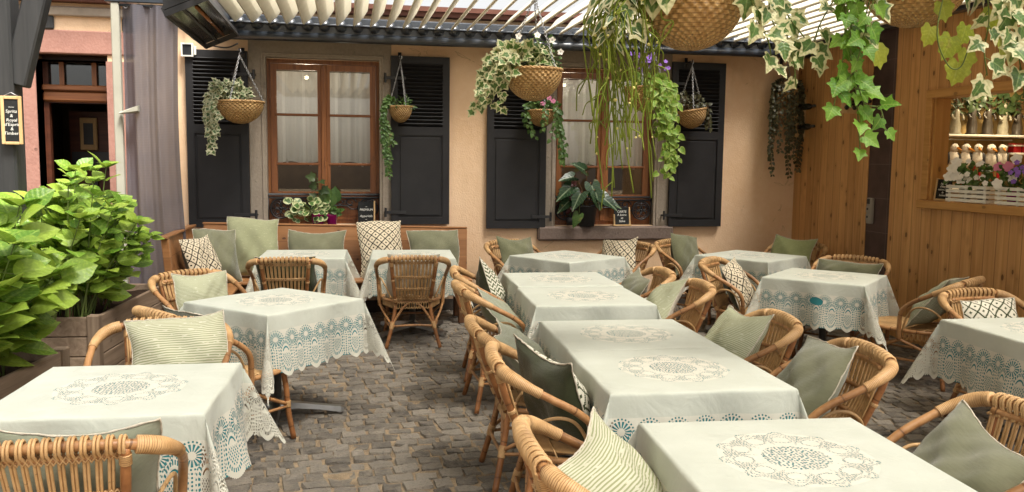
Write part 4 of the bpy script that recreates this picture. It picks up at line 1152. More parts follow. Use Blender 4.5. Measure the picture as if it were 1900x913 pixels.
# ================================================================== CUSHIONS
def cushion(label, mats, w_, h_, th, M, fringe=True, seed=0, group='cushions on the chairs', sag=0.0, tagm=False):
    """pillow: front faces local +y, stands in the local x-z plane; mats = (front, back)"""
    rc_ = random.Random(seed * 17 + 3); m = MB(); N = 22; th = th * 1.3
    ph = [rc_.uniform(0, 6.28) for _ in range(6)]; rc_dent = rc_.uniform(0, 1)
    def prof(s, t): return (max(0, (1 - abs(s) ** 2.2)) ** .66) * (max(0, (1 - abs(t) ** 2.2)) ** .66)
    def outline(s, t):
        x_ = s * w_ / 2 * (1 - .055 * (1 - abs(t) ** 2.2) * abs(s) ** 3); z_ = t * h_ / 2 * (1 - .055 * (1 - abs(s) ** 2.2) * abs(t) ** 3)
        x_ += .010 * math.sin(t * 3.1 + ph[0]) * w_ / .45; z_ += .010 * math.sin(s * 2.9 + ph[1]) * h_ / .45
        z_ -= (sag + .022 * rc_dent) * (1 - s * s) * (t + 1) / 2
        return x_, z_
    for side in (1, -1):
        m.cur = 0 if side > 0 else 1
        def fn(u, v):
            s, t = -1 + 2 * u, -1 + 2 * v; s = math.sin(s * PI / 2) * .35 + s * .65; t = math.sin(t * PI / 2) * .35 + t * .65
            x_, z_ = outline(s, t); p = prof(s, t) * th / 2
            p *= 1 + .16 * math.sin(s * 3.4 + t * 2.6 + ph[2]) + .10 * math.sin(s * 6 - t * 5 + ph[3]) + .05 * math.sin(s * 13 + t * 9 + ph[4]) - .22 * math.exp(-((s - .3 * math.sin(ph[5])) ** 2) * 9) * max(0, t)
            if t < 0: p *= 1 + .18 * -t * (1 + t)
            return (x_, side * p, z_)
        m.grid(fn, N, N, uvfn=lambda u, v: ((u - .5) * w_ + 3, (v - .5) * h_ + 3), flip=(side > 0))
    c = m.build('cushion', list(mats)); tag(c, label, 'cushion', group); c.matrix_world = M
    if fringe:
        e = []; K = 26
        for (s0, t0), (s1, t1) in (((-1, -1), (1, -1)), ((1, -1), (1, 1)), ((1, 1), (-1, 1)), ((-1, 1), (-1, -1))):
            for k in range(K):
                x_, z_ = outline(s0 + (s1 - s0) * k / K, t0 + (t1 - t0) * k / K)
                e.append(Vector((x_ * 1.006 + rc_.uniform(-.0015, .0015), rc_.uniform(-.002, .002), z_ * 1.006 + rc_.uniform(-.0015, .0015))))
        mm = MB(); mm.tube(e, [rc_.uniform(.0018, .0048) for _ in e], 6, closed=True); mm.build('fringe', FRINGE, c)
    return c
def on_chair(k, label, mats, w_=.44, h_=.40, th=.13, dx=0.0, dy=-.17, z=.625, tilt=22, yaw=0, roll=0, seed=None, **kw):
    x, y, h = CHAIRS[k]
    M = Matrix.Translation((x, y, 0)) @ Matrix.Rotation(h, 4, 'Z') @ Matrix.Translation((dx, dy, z)) @ Matrix.Rotation(R(yaw), 4, 'Z') @ Matrix.Rotation(R(tilt), 4, 'X') @ Matrix.Rotation(R(roll), 4, 'Y')
    return cushion(label, mats, w_, h_, th, M, seed=int(k[1:]) if seed is None else seed, **kw)
on_chair('c1', 'pale sage velvet cushion with curled fringe in the bottom left chair', (VPALE, VPALE), .50, .44, dx=.02, z=.635, dy=-.19)
on_chair('c2', 'pale green striped cushion with a raised corner, behind the near left table', (STRIPE, STRIPE), .46, .38, z=.70, dy=-.13, tilt=24, roll=6, dx=-.09)
on_chair('c3', 'green and cream cushion lying low in the chair between the two left tables', (DIAMG, VDARK), .46, .42, z=.62, dy=-.14, tilt=22, dx=.02)
on_chair('c4', 'light mottled green cushion in the chair in front of the bench arm', (STRIPE2, STRIPE2), .43, .36, z=.66, dy=-.13, tilt=24, roll=-3)
on_chair('c5', 'dark moss cushion with corners sticking out behind the left bench table chair back', (VPALE, VDARK), .50, .46, z=.615, dy=-.16, tilt=22)
on_chair('c6', 'cream cushion showing above the chair back at the right bench table', (STRIPE, FRINGE), .46, .44, z=.63, dy=-.15, tilt=22, fringe=False)
on_chair('c7', 'green and cream zigzag cushion at the far left of the middle row', (ZIG, VDARK), .42, .44, z=.68, dy=-.10, tilt=18, roll=-14)
on_chair('c8', 'pale sage cushion with cream piping in the second chair from the far left', (VPALE, VOLIVE), .48, .44, z=.585, dy=-.08, tilt=42, yaw=-10)
on_chair('c9', 'pale sage cushion with frayed cream edge, left of the third middle table', (VPALE, VPALE), .48, .44, z=.62, dy=-.10, tilt=42, yaw=-10)
on_chair('c10', 'dark moss velvet cushion with a cream and green front, left of the second middle table', (DIAMG, VDARK), .48, .46, .14, z=.615, dy=-.10, tilt=18, roll=4, yaw=22)
on_chair('c11', 'creased green striped cushion in the chair at the bottom edge', (STRIPE, STRIPE), .46, .44, .14, z=.63, dy=-.07, tilt=40, roll=8, yaw=-32, dx=.0)
on_chair('c12', 'small sage velvet cushion in the far right chair of the middle row', (VELVET, VELVET), .42, .36, z=.64, dy=-.10, tilt=30, roll=-8)
on_chair('c13', 'tilted pale striped cushion standing on its corner right of the fourth middle table', (STRIPE2, FRINGE), .44, .46, z=.65, dy=-.06, tilt=34, roll=18)
on_chair('c14', 'plump soft striped cushion right of the third middle table', (STRIPE2, STRIPE2), .48, .44, .16, z=.66, dy=-.06, tilt=36, roll=4, yaw=8)
on_chair('c15', 'large sage velvet cushion with frayed fringe right of the second middle table', (VELVET, VELVET), .50, .48, .14, z=.64, dy=-.08, tilt=30, roll=8)
on_chair('c16', 'large sage velvet cushion at the bottom right corner', (VELVET, VELVET), .50, .42, .15, z=.585, dy=-.09, tilt=36, roll=-9)
on_chair('c17', 'dark moss cushion on the chair against the wall left of the cornerwise back table', (VOLIVE, VDARK), .48, .42, z=.67, dy=-.15, tilt=18, roll=-4, fringe=False)
on_chair('c18', 'black and cream diamond cushion tilted in the chair below the right window', (DIAMOND, VDARK), .46, .46, z=.66, dy=-.10, tilt=18, roll=10, fringe=False)
on_chair('c19', 'dark olive cushion with a raised corner, on the wall chair right of the right window', (VOLIVE, VDARK), .44, .46, z=.68, dy=-.14, tilt=18, roll=-10, fringe=False)
on_chair('c20', 'mottled olive cushion in the chair in the far right corner', (SLUBO, SLUBO), .48, .40, z=.69, dy=-.13, tilt=20, roll=-2)
on_chair('c21', 'black and cream diamond cushion in the chair left of the torn cloth', (DIAMOND, VDARK), .44, .44, z=.62, dy=-.10, tilt=24, roll=6)
on_chair('c22', 'long narrow olive cushion behind the table with the torn cloth', (VOLIVE, VOLIVE), .56, .30, z=.66, dy=-.12, tilt=18)
on_chair('c23', 'mottled grey-green cushion slumped in the sideways chair by the pine wall', (SLUBG, SLUBG), .46, .48, .14, z=.63, dy=-.13, tilt=36, roll=3)
on_chair('c24', 'green and cream diamond cushion behind the right edge table', (DIAMG, DIAMG), .46, .40, z=.60, dy=-.16, tilt=20)

# ================================================================== BENCH
bench = thing('wooden_bench', 'long orange-brown wooden corner bench under the left window', 'bench', (0, 8.9, 0))
def bb(m, name, mat, label=None, parent=None, smooth=False):
    m.v = [(p[0], p[1] - 8.9, p[2]) for p in m.v]; return m.build(name, mat, parent or bench, smooth, label)
RB_ = Matrix.Translation((0, 9.02, .45)) @ Matrix.Rotation(R(-9), 4, 'X') @ Matrix.Rotation(R(1.2), 4, 'Y')
m = MB()
m.box(-1.44, 1.26, -.016, .016, .0, .50, RB_, bev=.006); back_ = bb(m, 'backrest', BENCHW)
m = MB(); m.box(-1.45, 1.26, -.022, .03, .501, .522, RB_, bev=.005); bb(m, 'top_rail', BENCHW, parent=None)
m = MB(); m.box(-1.44, 1.25, 8.52, 9.00, .425, .452, bev=.006); bb(m, 'seat', BENCHW)
m = MB(); m.box(-1.42, 1.2, 8.56, 8.58, .33, .424); bb(m, 'seat_apron', BENCHD)
RA_ = Matrix.Translation((-1.47, 0, .45)) @ Matrix.Rotation(R(-6), 4, 'Y')
m = MB(); m.box(-.016, .016, 7.62, 8.98, .0, .51, RA_, bev=.006); bb(m, 'side_backrest', BENCHW)
m = MB(); m.box(-.05, .04, 7.57, 9.0, .511, .532, RA_, bev=.005); bb(m, 'armrest', BENCHW)
m = MB(); m.box(-1.44, -1.0, 7.66, 8.519, .426, .452, bev=.006); bb(m, 'side_seat', BENCHW)
for x, y0 in ((1.14, 8.55), (1.14, 8.95), (-.1, 8.55), (-1.02, 7.70)):
    m = MB(); m.box(x - .03, x + .03, y0 - .03, y0 + .03, 0, .424, bev=.006); bb(m, 'leg', BENCHD)
m = MB(); m.box(-.03, .03, 7.60, 7.68, -.45, .52, Matrix.Translation((-1.47, 0, .45)) @ Matrix.Rotation(R(-5), 4, 'Y'), bev=.006); bb(m, 'end_post', BENCHW)
def on_bench(label, mats, x, w_, h_, z, th=.13, y=8.90, tilt=12, yaw=0, roll=0, seed=0, **kw):
    M = Matrix.Translation((x, y, z)) @ Matrix.Rotation(PI + R(yaw), 4, 'Z') @ Matrix.Rotation(R(tilt), 4, 'X') @ Matrix.Rotation(R(roll), 4, 'Y')
    return cushion(label, mats, w_, h_, th, M, seed=seed, group='cushions on the bench', **kw)
on_bench('tall mottled light green cushion standing in the corner of the bench', (SLUB, SLUB), -.93, .50, .62, .755, .15, 8.88, 10, 0, -2, 31)
on_bench('plain sage cushion with cream piping leaning on the bench below the magenta pots', (VELVET, VELVET), -.30, .58, .44, .70, .12, 8.90, 11, 0, -1, 32)
on_bench('tall black and cream diamond cushion standing on the bench', (DIAMOND, DIAMOND), .345, .46, .60, .735, .12, 8.86, 13, 4, 2, 33, fringe=False)
on_bench('plain olive cushion at the right end of the bench', (VELVET, VOLIVE), .895, .54, .46, .70, .12, 8.90, 11, 0, 1, 34)
on_bench('black and cream diamond cushion with dark back, leaning on the bench arm', (DIAMOND, VDARK), -1.30, .48, .50, .70, .14, 8.12, 16, 68, 2, 35, fringe=False)
on_bench('grey sage velvet cushion leaning in the bench corner behind a diamond cushion', (VELVET, VELVET), -1.22, .48, .52, .72, .14, 8.48, 14, 45, -3, 36)

# ================================================================== FOLIAGE
IVY = [(0, .02), (.16, -.10), (.36, -.10), (.52, .10), (.44, .26), (.66, .52), (.44, .54), (.30, .62), (.20, .82), (0, 1.06)]
HEART = [(0, .04), (.18, -.08), (.38, .02), (.45, .24), (.40, .48), (.26, .74), (.10, .93), (0, 1.05)]
OVATE = [(0, .0), (.15, .04), (.32, .17), (.40, .36), (.39, .55), (.29, .75), (.14, .90), (0, 1.05)]
LANCE = [(0, .0), (.09, .12), (.145, .32), (.14, .52), (.09, .76), (0, 1.05)]
ROUND = [(0, .0), (.22, .03), (.42, .20), (.48, .46), (.40, .74), (.20, .94), (0, 1.0)]
GRAPE = [(0, .04), (.2, -.12), (.42, -.02), (.46, .16), (.60, .34), (.52, .50), (.40, .60), (.36, .82), (.18, .84), (0, 1.05)]
ARROW = [(0, .18), (.16, -.06), (.30, -.02), (.36, .22), (.30, .42), (.32, .54), (.20, .70), (.13, .88), (0, 1.1)]
def leaf(mb, p, d, n, size, shape, fold=.25, droop=.25, rnd=None, serr=0.0, sub=1):
    d = Vector(d).normalized(); n = Vector(n); n = (n - d * n.dot(d))
    n = n.normalized() if n.length > 1e-4 else d.orthogonal().normalized()
    x = d.cross(n)
    half = shape
    if sub > 1:
        q = cr([(a, b, 0) for a, b in shape], sub); half = [(max(0, v.x), v.y) for v in q]; half[0] = (0, shape[0][1]); half[-1] = (0, shape[-1][1])
        if serr: half = [(a * (1 + (serr if k % 2 else -serr * .3)), b) for k, (a, b) in enumerate(half)]
    out = half + [(-a, b) for a, b in half[-2:0:-1]]
    N = len(out); vs = []; uv = []; e = []
    wv = rn(-.12, .12)
    def P(a, b):
        z = fold * abs(a) - droop * b * b + wv * a * b * 2
        return Vector(p) + (x * a + d * b + n * z) * size
    vs.append(P(0, .38)); uv.append((0, .38)); e.append(0)
    for k_ in (.62, 1.0):
        for a, b in out:
            a2, b2 = a * k_, .38 + (b - .38) * k_
            vs.append(P(a2, b2)); uv.append((a2, b2)); e.append(k_)
    fs = [(0, 1 + i, 1 + (i + 1) % N) for i in range(N)] + [(1 + i, 1 + N + i, 1 + N + (i + 1) % N, 1 + (i + 1) % N) for i in range(N)]
    mb.add(vs, fs, uv=uv, rnd=random.random() if rnd is None else rnd, e=e)
def rv(s=1.0): return Vector((rn(-s, s), rn(-s, s), rn(-s, s)))
def vine(stems, leaves, pts, shape, size, step, r=.0022, out=Vector((0, 0, 0)), size_end=None, petiole=.35, **kw):
    path = cr(pts, 8); stems.tube(path, r, 5)
    L = 0; nxt = step * .4; side = 1; tot = sum((b - a).length for a, b in zip(path[:-1], path[1:]))
    acc = 0
    for a, b in zip(path[:-1], path[1:]):
        acc += (b - a).length
        while acc > nxt:
            t = (b - a).normalized(); f = nxt / max(tot, .01)
            sz = (size + ((size_end or size) - size) * f) * rn(.75, 1.2)
            lat = t.cross(Vector((0, 1, 0)) + rv(.6)).normalized() * side
            d = (lat * rn(.5, 1.0) + t * rn(.3, .9) + out * rn(.2, .7) + Vector((0, 0, -.35)) + rv(.25)).normalized()
            n = (Vector((rn(-.5, .5), -1.0, rn(.1, .9))) + out * .8 + rv(.3))
            q = Vector(b) + d * sz * petiole
            if petiole > .2: stems.tube([b, q], r * .6, 4, cap=False)
            leaf(leaves, q, d, n, sz, shape, **kw)
            side *= -1; nxt += step * rn(.7, 1.3)
def mound(stems, leaves, c, rx, ry, rz, count, shape, size, front=.6, **kw):
    for _ in range(count):
        a = rn(0, 2 * PI); b = rn(.05, 1.0)
        dirv = Vector((math.cos(a) * math.sqrt(1 - b * b * .8), math.sin(a) * math.sqrt(1 - b * b * .8), b))
        k = rn(.55, 1.0)
        q = Vector(c) + Vector((dirv.x * rx * k, dirv.y * ry * k, dirv.z * rz * k))
        d = (dirv + Vector((0, 0, -.25)) + rv(.6)).normalized()
        n = dirv + Vector((0, -front, .5)) + rv(.5)
        leaf(leaves, q, d, n, size * rn(.7, 1.25), shape, **kw)
        if random.random() < .4: stems.tube([Vector(c), q], .0018, 4, cap=False)
def chain(p, q, wire=.0026, link=.024):
    p, q = Vector(p), Vector(q); m = MB(); L = (q - p).length; n = max(3, int(L / (link * .72))); t = (q - p).normalized()
    a1 = t.orthogonal().normalized(); a2 = t.cross(a1)
    for i in range(n):
        c = p.lerp(q, (i + .5) / n); s_ = a1 if i % 2 else a2
        m.tube([c + t * (link * .5 * math.cos(2 * PI * k / 10)) + s_ * (link * .26 * math.sin(2 * PI * k / 10)) for k in range(10)], wire, 5, closed=True)
    return m
def basket(label, loc, dia, depth, hook, chain_a=0.4, tilt=(0, 0), group='wicker hanging baskets'):
    """loc = centre of the rim; hook = height above the rim where the three chains meet"""
    t = thing('hanging_basket', label, 'hanging basket', loc, 0, group); r = dia / 2
    T = Matrix.Rotation(R(tilt[0]), 4, 'X') @ Matrix.Rotation(R(tilt[1]), 4, 'Y')
    prof = [(r * .05, -depth)] + [(r * math.sin(a), -depth * math.cos(a)) for a in [PI / 2 * k / 12 for k in range(2, 12)]] + [(r * 1.0, -.004), (r * 1.01, .0), (r * .97, .002), (r * .9, -.03), (r * .7, -depth * .55), (r * .05, -depth * .8)]
    m = MB(); m.lathe(prof, 40, T, cap=False); bowl = m.build('bowl', WICKER, t)
    m = MB()
    for ph in (0, PI): m.tube([T @ Vector(((r + .005 * math.sin(k * 2.1 + ph)) * math.cos(2 * PI * k / 60), (r + .005 * math.sin(k * 2.1 + ph)) * math.sin(2 * PI * k / 60), .007 * math.cos(k * 2.1 + ph) + .002)) for k in range(60)], .0068 if dia > .3 else .0045, 6, closed=True)
    m.build('rim', CANE, bowl)
    m = MB(); m.lathe([(.001, -.022), (r * .93, -.022)], 24, T, cap=False); m.build('soil', SOIL, t)
    top = Vector((0, 0, hook))
    for k in range(3):
        a = chain_a + 2 * PI * k / 3
        chain(T @ Vector((r * math.cos(a), r * math.sin(a), .0)), top, .0026 if dia > .3 else .002, .030 if dia > .3 else .022).build('chain', CHAINM, t)
    m = MB(); m.tube([top + Vector((.013 * math.sin(x) , 0, .028 + .013 - .013 * math.cos(x) if x < PI else .028 + .013 + .013 * 1)) for x in [PI * k / 8 for k in range(9)]] , .003, 6)
    m.tube(cr([top, top + Vector((.0, 0, .02)), top + Vector((.014, 0, .034)), top + Vector((.012, 0, .055)), top + Vector((-.010, 0, .058)), top + Vector((-.014, 0, .046))], 5), .003, 6); m.build('hook', CHAINM, t)
    return t
def foliage(t, fn, lm, sm=None, name='leaves'):
    st, lv_ = MB(), MB(); fn(st, lv_)
    l = lv_.build(name, lm, t)
    if st.v: st.build('stems', sm or STEMG, t)
    return l
def flowers(t, pts, size, mat, petals=5, name='flower', yel=True):
    for p in pts:
        m = MB(); n = (Vector((rn(-.5, .5), -1, rn(.0, .8)))).normalized(); a1 = n.orthogonal().normalized(); a2 = n.cross(a1)
        for k in range(petals):
            a = 2 * PI * k / petals + rn(-.1, .1); d = a1 * math.cos(a) + a2 * math.sin(a)
            leaf(m, Vector(p) + d * size * .08, d + n * .25, n, size * .52, ROUND, .1, .15)
        m.build(name, mat, t)
def wallhook(t, z, yw):
    """short bracket from the wall to the chain hook"""
    m = MB(); m.tube([(0, yw, z + .05), (0, .03, z + .058), (-.0, -.0, z + .052), (0, -.01, z + .07)], .006, 6); m.box(-.018, .018, yw - .004, yw, z - .0, z + .11); m.build('wall_bracket', IRON, t)

# A: big basket on the leftmost shutter
t = basket('broad wicker basket with small variegated leaves, hanging on the leftmost shutter', (-1.035, 8.98, 2.205), .46, .215, .46, .2)
def fA(st, lv_):
    mound(st, lv_, (-.10, -.02, .02), .22, .18, .19, 210, IVY, .052)
    for a, L in ((PI + .2, .34), (PI + .5, .28), (PI + .1, .42), (PI - .2, .30), (PI + .35, .47), (PI + .7, .16), (PI, .22)):
        x, y = .23 * math.cos(a), .23 * math.sin(a)
        vine(st, lv_, [(x * .7, y * .7, .06), (x * 1.12, y * 1.1, .06), (x * 1.32 + rn(-.02, .02), y * 1.2, -.08), (x * 1.25 + rn(0, .05), y * 1.2, -L)], IVY, .048, .020, out=Vector((-.3, -.6, 0)))
foliage(t, fA, LIVYS); wallhook(t, .46, .30)
# B: small basket between window and second shutter
t = basket('small wicker basket with a long green trail, left edge of the second shutter', (.565, 9.14, 2.205), .245, .165, .47, .9)
def fB(st, lv_):
    mound(st, lv_, (0, 0, .0), .12, .11, .11, 60, LANCE, .06)
    for k in range(9):
        L = rn(.35, .74); dx = rn(-.03, .06)
        vine(st, lv_, [(-.05, -.02, .04), (-.13 + rn(-.02, .02), -.05, .07), (-.19 + dx * .5, -.06, -.1), (-.17 + dx, -.05, -L * .6), (-.15 + dx + rn(-.03, .03), -.05, -L)], HEART, .034, .022, out=Vector((-.2, -.7, 0)))
foliage(t, fB, LMID); wallhook(t, .47, .14)
# C: large basket in the middle of the picture, hung from the louvres
t = basket('large wicker basket hung from the louvres, white-edged ivy spilling to its left', (1.42, 6.52, 2.345), .445, .235, .56, 1.15)
def fC(st, lv_):
    mound(st, lv_, (-.10, -.03, .0), .24, .17, .20, 150, IVY, .072)
    for a, L in ((PI + .1, .16), (PI + .5, .20), (PI - .2, .24), (PI + .25, .30), (PI, .26), (PI + .8, .05), (PI + .4, .28), (PI - .1, .1)):
        x, y = .22 * math.cos(a), .22 * math.sin(a)
        vine(st, lv_, [(x * .6, y * .6, .08), (x * 1.15, y * 1.1, .12), (x * 1.55 + rn(-.04, .04), y * 1.2, .0), (x * 1.6 + rn(-.12, .06), y * 1.25, -L)], IVY, .072, .030, size_end=.055, out=Vector((-.3, -.6, 0)))
foliage(t, fC, LIVY)
def fC2(st, lv_): mound(st, lv_, (.08, .02, .0), .14, .14, .27, 170, ROUND, .034)
foliage(t, fC2, LMID, name='herb_leaves')
flowers(t, [(.0, -.12, .25), (.12, -.1, .22), (.2, -.05, .14), (-.14, -.1, .24)], .045, PETALW)
# D: small basket on the third shutter
t = basket('small wicker basket with pink blooms, half behind the large middle basket', (2.085, 9.12, 2.195), .32, .17, .50, .5)
def fD(st, lv_):
    mound(st, lv_, (0, 0, .0), .16, .14, .16, 110, OVATE, .05)
    for a, L in ((-.3, .45), (-.6, .52), (-.1, .34), (PI + .2, .22), (PI + .4, .28), (-.9, .3), (-.2, .55), (-1.6, .2)):
        x, y = .16 * math.cos(a), .16 * math.sin(a)
        vine(st, lv_, [(x * .6, y * .6, .03), (x * 1.1, y * 1.1, .05), (x * 1.2, y * 1.2, -.1), (x * 1.15 + rn(-.04, .08), y * 1.1, -L)], HEART, .045, .03, out=Vector((0, -.7, 0)))
foliage(t, fD, LMID); flowers(t, [(.1, -.1, .1), (.14, -.05, .06), (-.02, -.13, .07), (.05, -.12, .13)], .05, PETALK); wallhook(t, .5, .16)
# E: basket with dry plant on the rightmost shutter
t = basket('wicker basket with a dull dry plant on the rightmost shutter', (3.79, 9.10, 2.235), .345, .20, .49, .3, (0, -9))
def fE(st, lv_):
    mound(st, lv_, (-.02, 0, .0), .18, .15, .22, 170, OVATE, .045)
    for a, L in ((-.3, .18), (-.1, .12), (PI + .3, .14), (-.5, .2)):
        x, y = .17 * math.cos(a), .17 * math.sin(a)
        vine(st, lv_, [(x * .6, y * .6, .03), (x * 1.1, y * 1.1, .04), (x * 1.2, y * 1.2, -L)], OVATE, .045, .025)
foliage(t, fE, LDRY, STEMB); wallhook(t, .49, .18)
# F: middle basket with violet flowers and pothos
t = basket('wicker basket with violet flowers and heart-leaved trails before the right window', (2.93, 8.20, 2.385), .42, .23, .56, .0)
def fF(st, lv_):
    mound(st, lv_, (.03, -.03, -.02), .20, .16, .15, 70, HEART, .075)
    for k in range(17):
        a = rn(-1.9, .35); L = rn(.25, .92); x, y = .2 * math.cos(a), .2 * math.sin(a)
        ex = rn(-.02, .20)
        vine(st, lv_, [(x * .6, y * .6, .05), (x * 1.12, y * 1.1, .06), (x * 1.2 + ex * .4, y * 1.2, -.12), (.16 + ex * .6 + rn(-.08, .06), y * 1.15, -L * .6), (.15 + ex * .5 + rn(-.08, .08), y * 1.1, -L)], HEART, .075, .052, size_end=.062, out=Vector((.1, -.8, 0)))
foliage(t, fF, LPOTH)
fl = [(rn(-.16, .22), rn(-.15, .05), rn(.12, .34)) for _ in range(24)]
m = MB()
for p in fl: m.tube(cr([(p[0] * .3, p[1] * .3, 0), (p[0] * .8, p[1] * .8, p[2] * .6), p], 4), .0018, 4)
m.build('flower_stems', STEMG, t); flowers(t, fl, .038, PETALP)
# I: dark trailing plant in the wall corner
t = basket('dark trailing plant in a shaded wall basket where plaster meets pine', (4.98, 9.17, 2.50), .26, .14, .30, .6)
def fI(st, lv_):
    mound(st, lv_, (0, 0, .0), .17, .13, .14, 150, OVATE, .042)
    for k in range(22):
        a = rn(-PI - .1, .1); L = rn(.4, 1.0); x, y = .13 * math.cos(a), .10 * math.sin(a)
        if rn(0, 1) < .4: L = rn(.25, .6)
        vine(st, lv_, [(x * .6, y * .6, .05), (x * 1.2, y * 1.1, .05), (x * 1.4, y * 1.2, -.15), (x * 1.3 + rn(-.03, .03), y * 1.1, -L * .6), (x * 1.3 + rn(-.04, .04), y * 1.1, -L)], OVATE, .038, .020, out=Vector((0, -.7, 0)))
foliage(t, fI, LDRY, STEMB); wallhook(t, .30, .15)
# G: near basket, top middle
t = basket('big near wicker basket at the top, with large cream-edged ivy leaves', (1.46, 3.54, 2.365), .46, .235, .52, .7)
def fG(st, lv_):
    for k in range(24):
        a = rn(-3.0, .6) if k % 2 else rn(-2.9, -1.9); q = Vector((.23 * math.cos(a), .23 * math.sin(a), rn(-.0, .12)))
        d = Vector((math.cos(a) * .5, math.sin(a) * .5, -rn(.3, .9))) + rv(.4)
        leaf(lv_, q * rn(.95, 1.12), d, Vector((math.cos(a), math.sin(a) - .6, .4)) + rv(.3), rn(.085, .14), IVY, .2, .25)
    for pts in ([(.15, -.12, .05), (.26, -.2, .05), (.33, -.22, -.10), (.42, -.22, -.20), (.50, -.2, -.28)],
                [(.12, -.16, .05), (.2, -.26, .02), (.24, -.27, -.14), (.33, -.27, -.26), (.37, -.25, -.40)],
                [(.18, -.05, .06), (.30, -.08, .08), (.36, -.1, -.02), (.40, -.1, -.14), (.39, -.1, -.26)],
                [(.05, -.2, .05), (.12, -.27, .02), (.16, -.28, -.12), (.22, -.28, -.22), (.25, -.27, -.33)],
                [(-.15, -.1, .05), (-.26, -.14, .06), (-.30, -.15, -.06), (-.33, -.15, -.16)]):
        vine(st, lv_, pts, IVY, .095, .070, .003, size_end=.075, out=Vector((.15, -.8, 0)))
foliage(t, fG, LIVY)
def fG2(st, lv_):
    for k in range(6):
        x = rn(-.46, -.36); vine(st, lv_, [(-.15, -.08, .06), (x * .9, -.12, .12), (x, -.14, .06), (x + rn(-.03, .05), -.14, rn(-.08, -.24))], LANCE, .075, .035, out=Vector((-.1, -.6, 0)))
foliage(t, fG2, LIVYS, name='narrow_leaves')
m = MB(); mb_ = MB()
for k in range(42):
    a = rn(PI * .78, PI * 1.30); r0 = rn(.12, .22)
    x, y = r0 * math.cos(a), r0 * math.sin(a); L = rn(.2, .7) if k % 3 else rn(.55, .88); sx = rn(-.16, .13)
    ex = -.27 + sx * .95 + x * .15; ey = y * 1.0 - .02 + rn(-.08, .08)
    arch = -rn(.02, .10)
    pts = cr([(x * .7, y * .7, .03), (x * 1.15 + arch, y * 1.15, rn(.03, .12)), (ex + arch * .8, ey, -.12), (ex + rn(-.03, .03), ey, -L * .55), (ex + rn(-.06, .06), ey + rn(-.03, .03), -L)], 6)
    m.tube(pts, [.0042 - .0012 * i / len(pts) for i in range(len(pts))], 5, rnd=random.random())
    for _ in range(3):
        i = random.randrange(6, len(pts) - 1); b = pts[i]; s_ = rn(.05, .2); dx = rn(-.05, .05)
        m.tube(cr([b, b + Vector((dx, rn(-.03, .03), -s_ * .3)), b + Vector((dx * 1.2, rn(-.03, .03), -s_))], 4), .0028, 4)
    for _ in range(2):
        i = random.randrange(8, len(pts)); b = pts[i] + rv(.012); s_ = rn(.005, .0095)
        mb_.ball(b, s_, s_, s_ * .8, 6, 5)
m.build('cactus_stems', RHIP, t); o = mb_.build('cactus_buds', BUD, t); o['kind'] = 'stuff'
# H: near basket, top right
t = basket('near wicker basket at the top right, trailing bright green and cream-edged ivy', (2.41, 3.37, 2.475), .46, .235, .42, .2)
def fH(st, lv_):
    for k in range(26):
        a = rn(-2.4, .6) if k % 2 else rn(-3.2, -2.2); q = Vector((.23 * math.cos(a), .23 * math.sin(a), rn(-.08, .05)))
        d = Vector((math.cos(a) * .4, math.sin(a) * .4, -rn(.5, 1.1))) + rv(.4)
        leaf(lv_, q * rn(.97, 1.15), d, Vector((math.cos(a), math.sin(a) - .6, .4)) + rv(.3), rn(.08, .125), IVY, .2, .25)
    for pts in ([(.05, -.2, .0), (.10, -.27, -.05), (.14, -.28, -.22), (.13, -.28, -.36), (.15, -.28, -.46)],
                [(.18, -.12, .0), (.27, -.18, -.02), (.33, -.2, -.2), (.36, -.2, -.36), (.40, -.2, -.52)],
                [(.16, -.14, .0), (.26, -.2, -.03), (.30, -.2, -.16), (.31, -.2, -.30), (.29, -.2, -.42)],
                [(.2, -.05, .0), (.32, -.1, .0), (.40, -.1, -.14), (.42, -.1, -.26)],
                [(-.2, -.05, .0), (-.34, -.1, .02), (-.42, -.1, -.12), (-.5, -.1, -.26), (-.53, -.1, -.38)],
                [(-.15, -.1, .0), (-.27, -.16, .0), (-.33, -.18, -.16), (-.36, -.18, -.3)]):
        vine(st, lv_, pts, IVY, .095, .066, .003, size_end=.08, out=Vector((.0, -.8, 0)))
foliage(t, fH, LIVY)
def fH2(st, lv_):
    for pts in ([(-.15, -.12, .02), (-.32, -.18, .03), (-.40, -.2, -.12), (-.42, -.2, -.34), (-.38, -.2, -.56), (-.35, -.2, -.78)],
                [(-.15, -.12, .02), (-.36, -.16, .02), (-.44, -.2, -.16), (-.45, -.2, -.40), (-.48, -.2, -.60)],
                [(-.12, -.14, .02), (-.26, -.22, .0), (-.36, -.24, -.2), (-.40, -.22, -.42), (-.44, -.2, -.52)],
                [(-.38, -.2, -.5), (-.34, -.2, -.58), (-.27, -.2, -.60), (-.24, -.2, -.70)],
                [(-.2, -.08, .02), (-.34, -.1, .03), (-.41, -.12, -.14), (-.36, -.12, -.34), (-.34, -.12, -.50)]):
        vine(st, lv_, pts, IVY, .078, .050, .0028, size_end=.058, out=Vector((.0, -.8, 0)))
foliage(t, fH2, LGREEN, name='green_ivy_leaves')
def fH3(st, lv_):
    for p in ((.02, -.22, -.30), (.14, -.15, -.24), (.18, -.12, -.34), (-.02, -.20, -.16), (.30, -.1, -.16), (.36, -.1, -.28), (-.27, -.14, -.34), (-.06, -.2, -.26), (.38, -.05, -.10), (.06, -.22, -.40)):
        leaf(lv_, p, Vector((rn(-.4, .4), -.2, -1)), Vector((rn(-.3, .3), -1, .5)), rn(.08, .105), GRAPE, .15, .2)
    st.tube(cr([(-.02, -.22, -.1), (-.06, -.24, -.3), (.0, -.24, -.42), (.06, -.24, -.42), (.10, -.24, -.30)], 6), .003, 5)
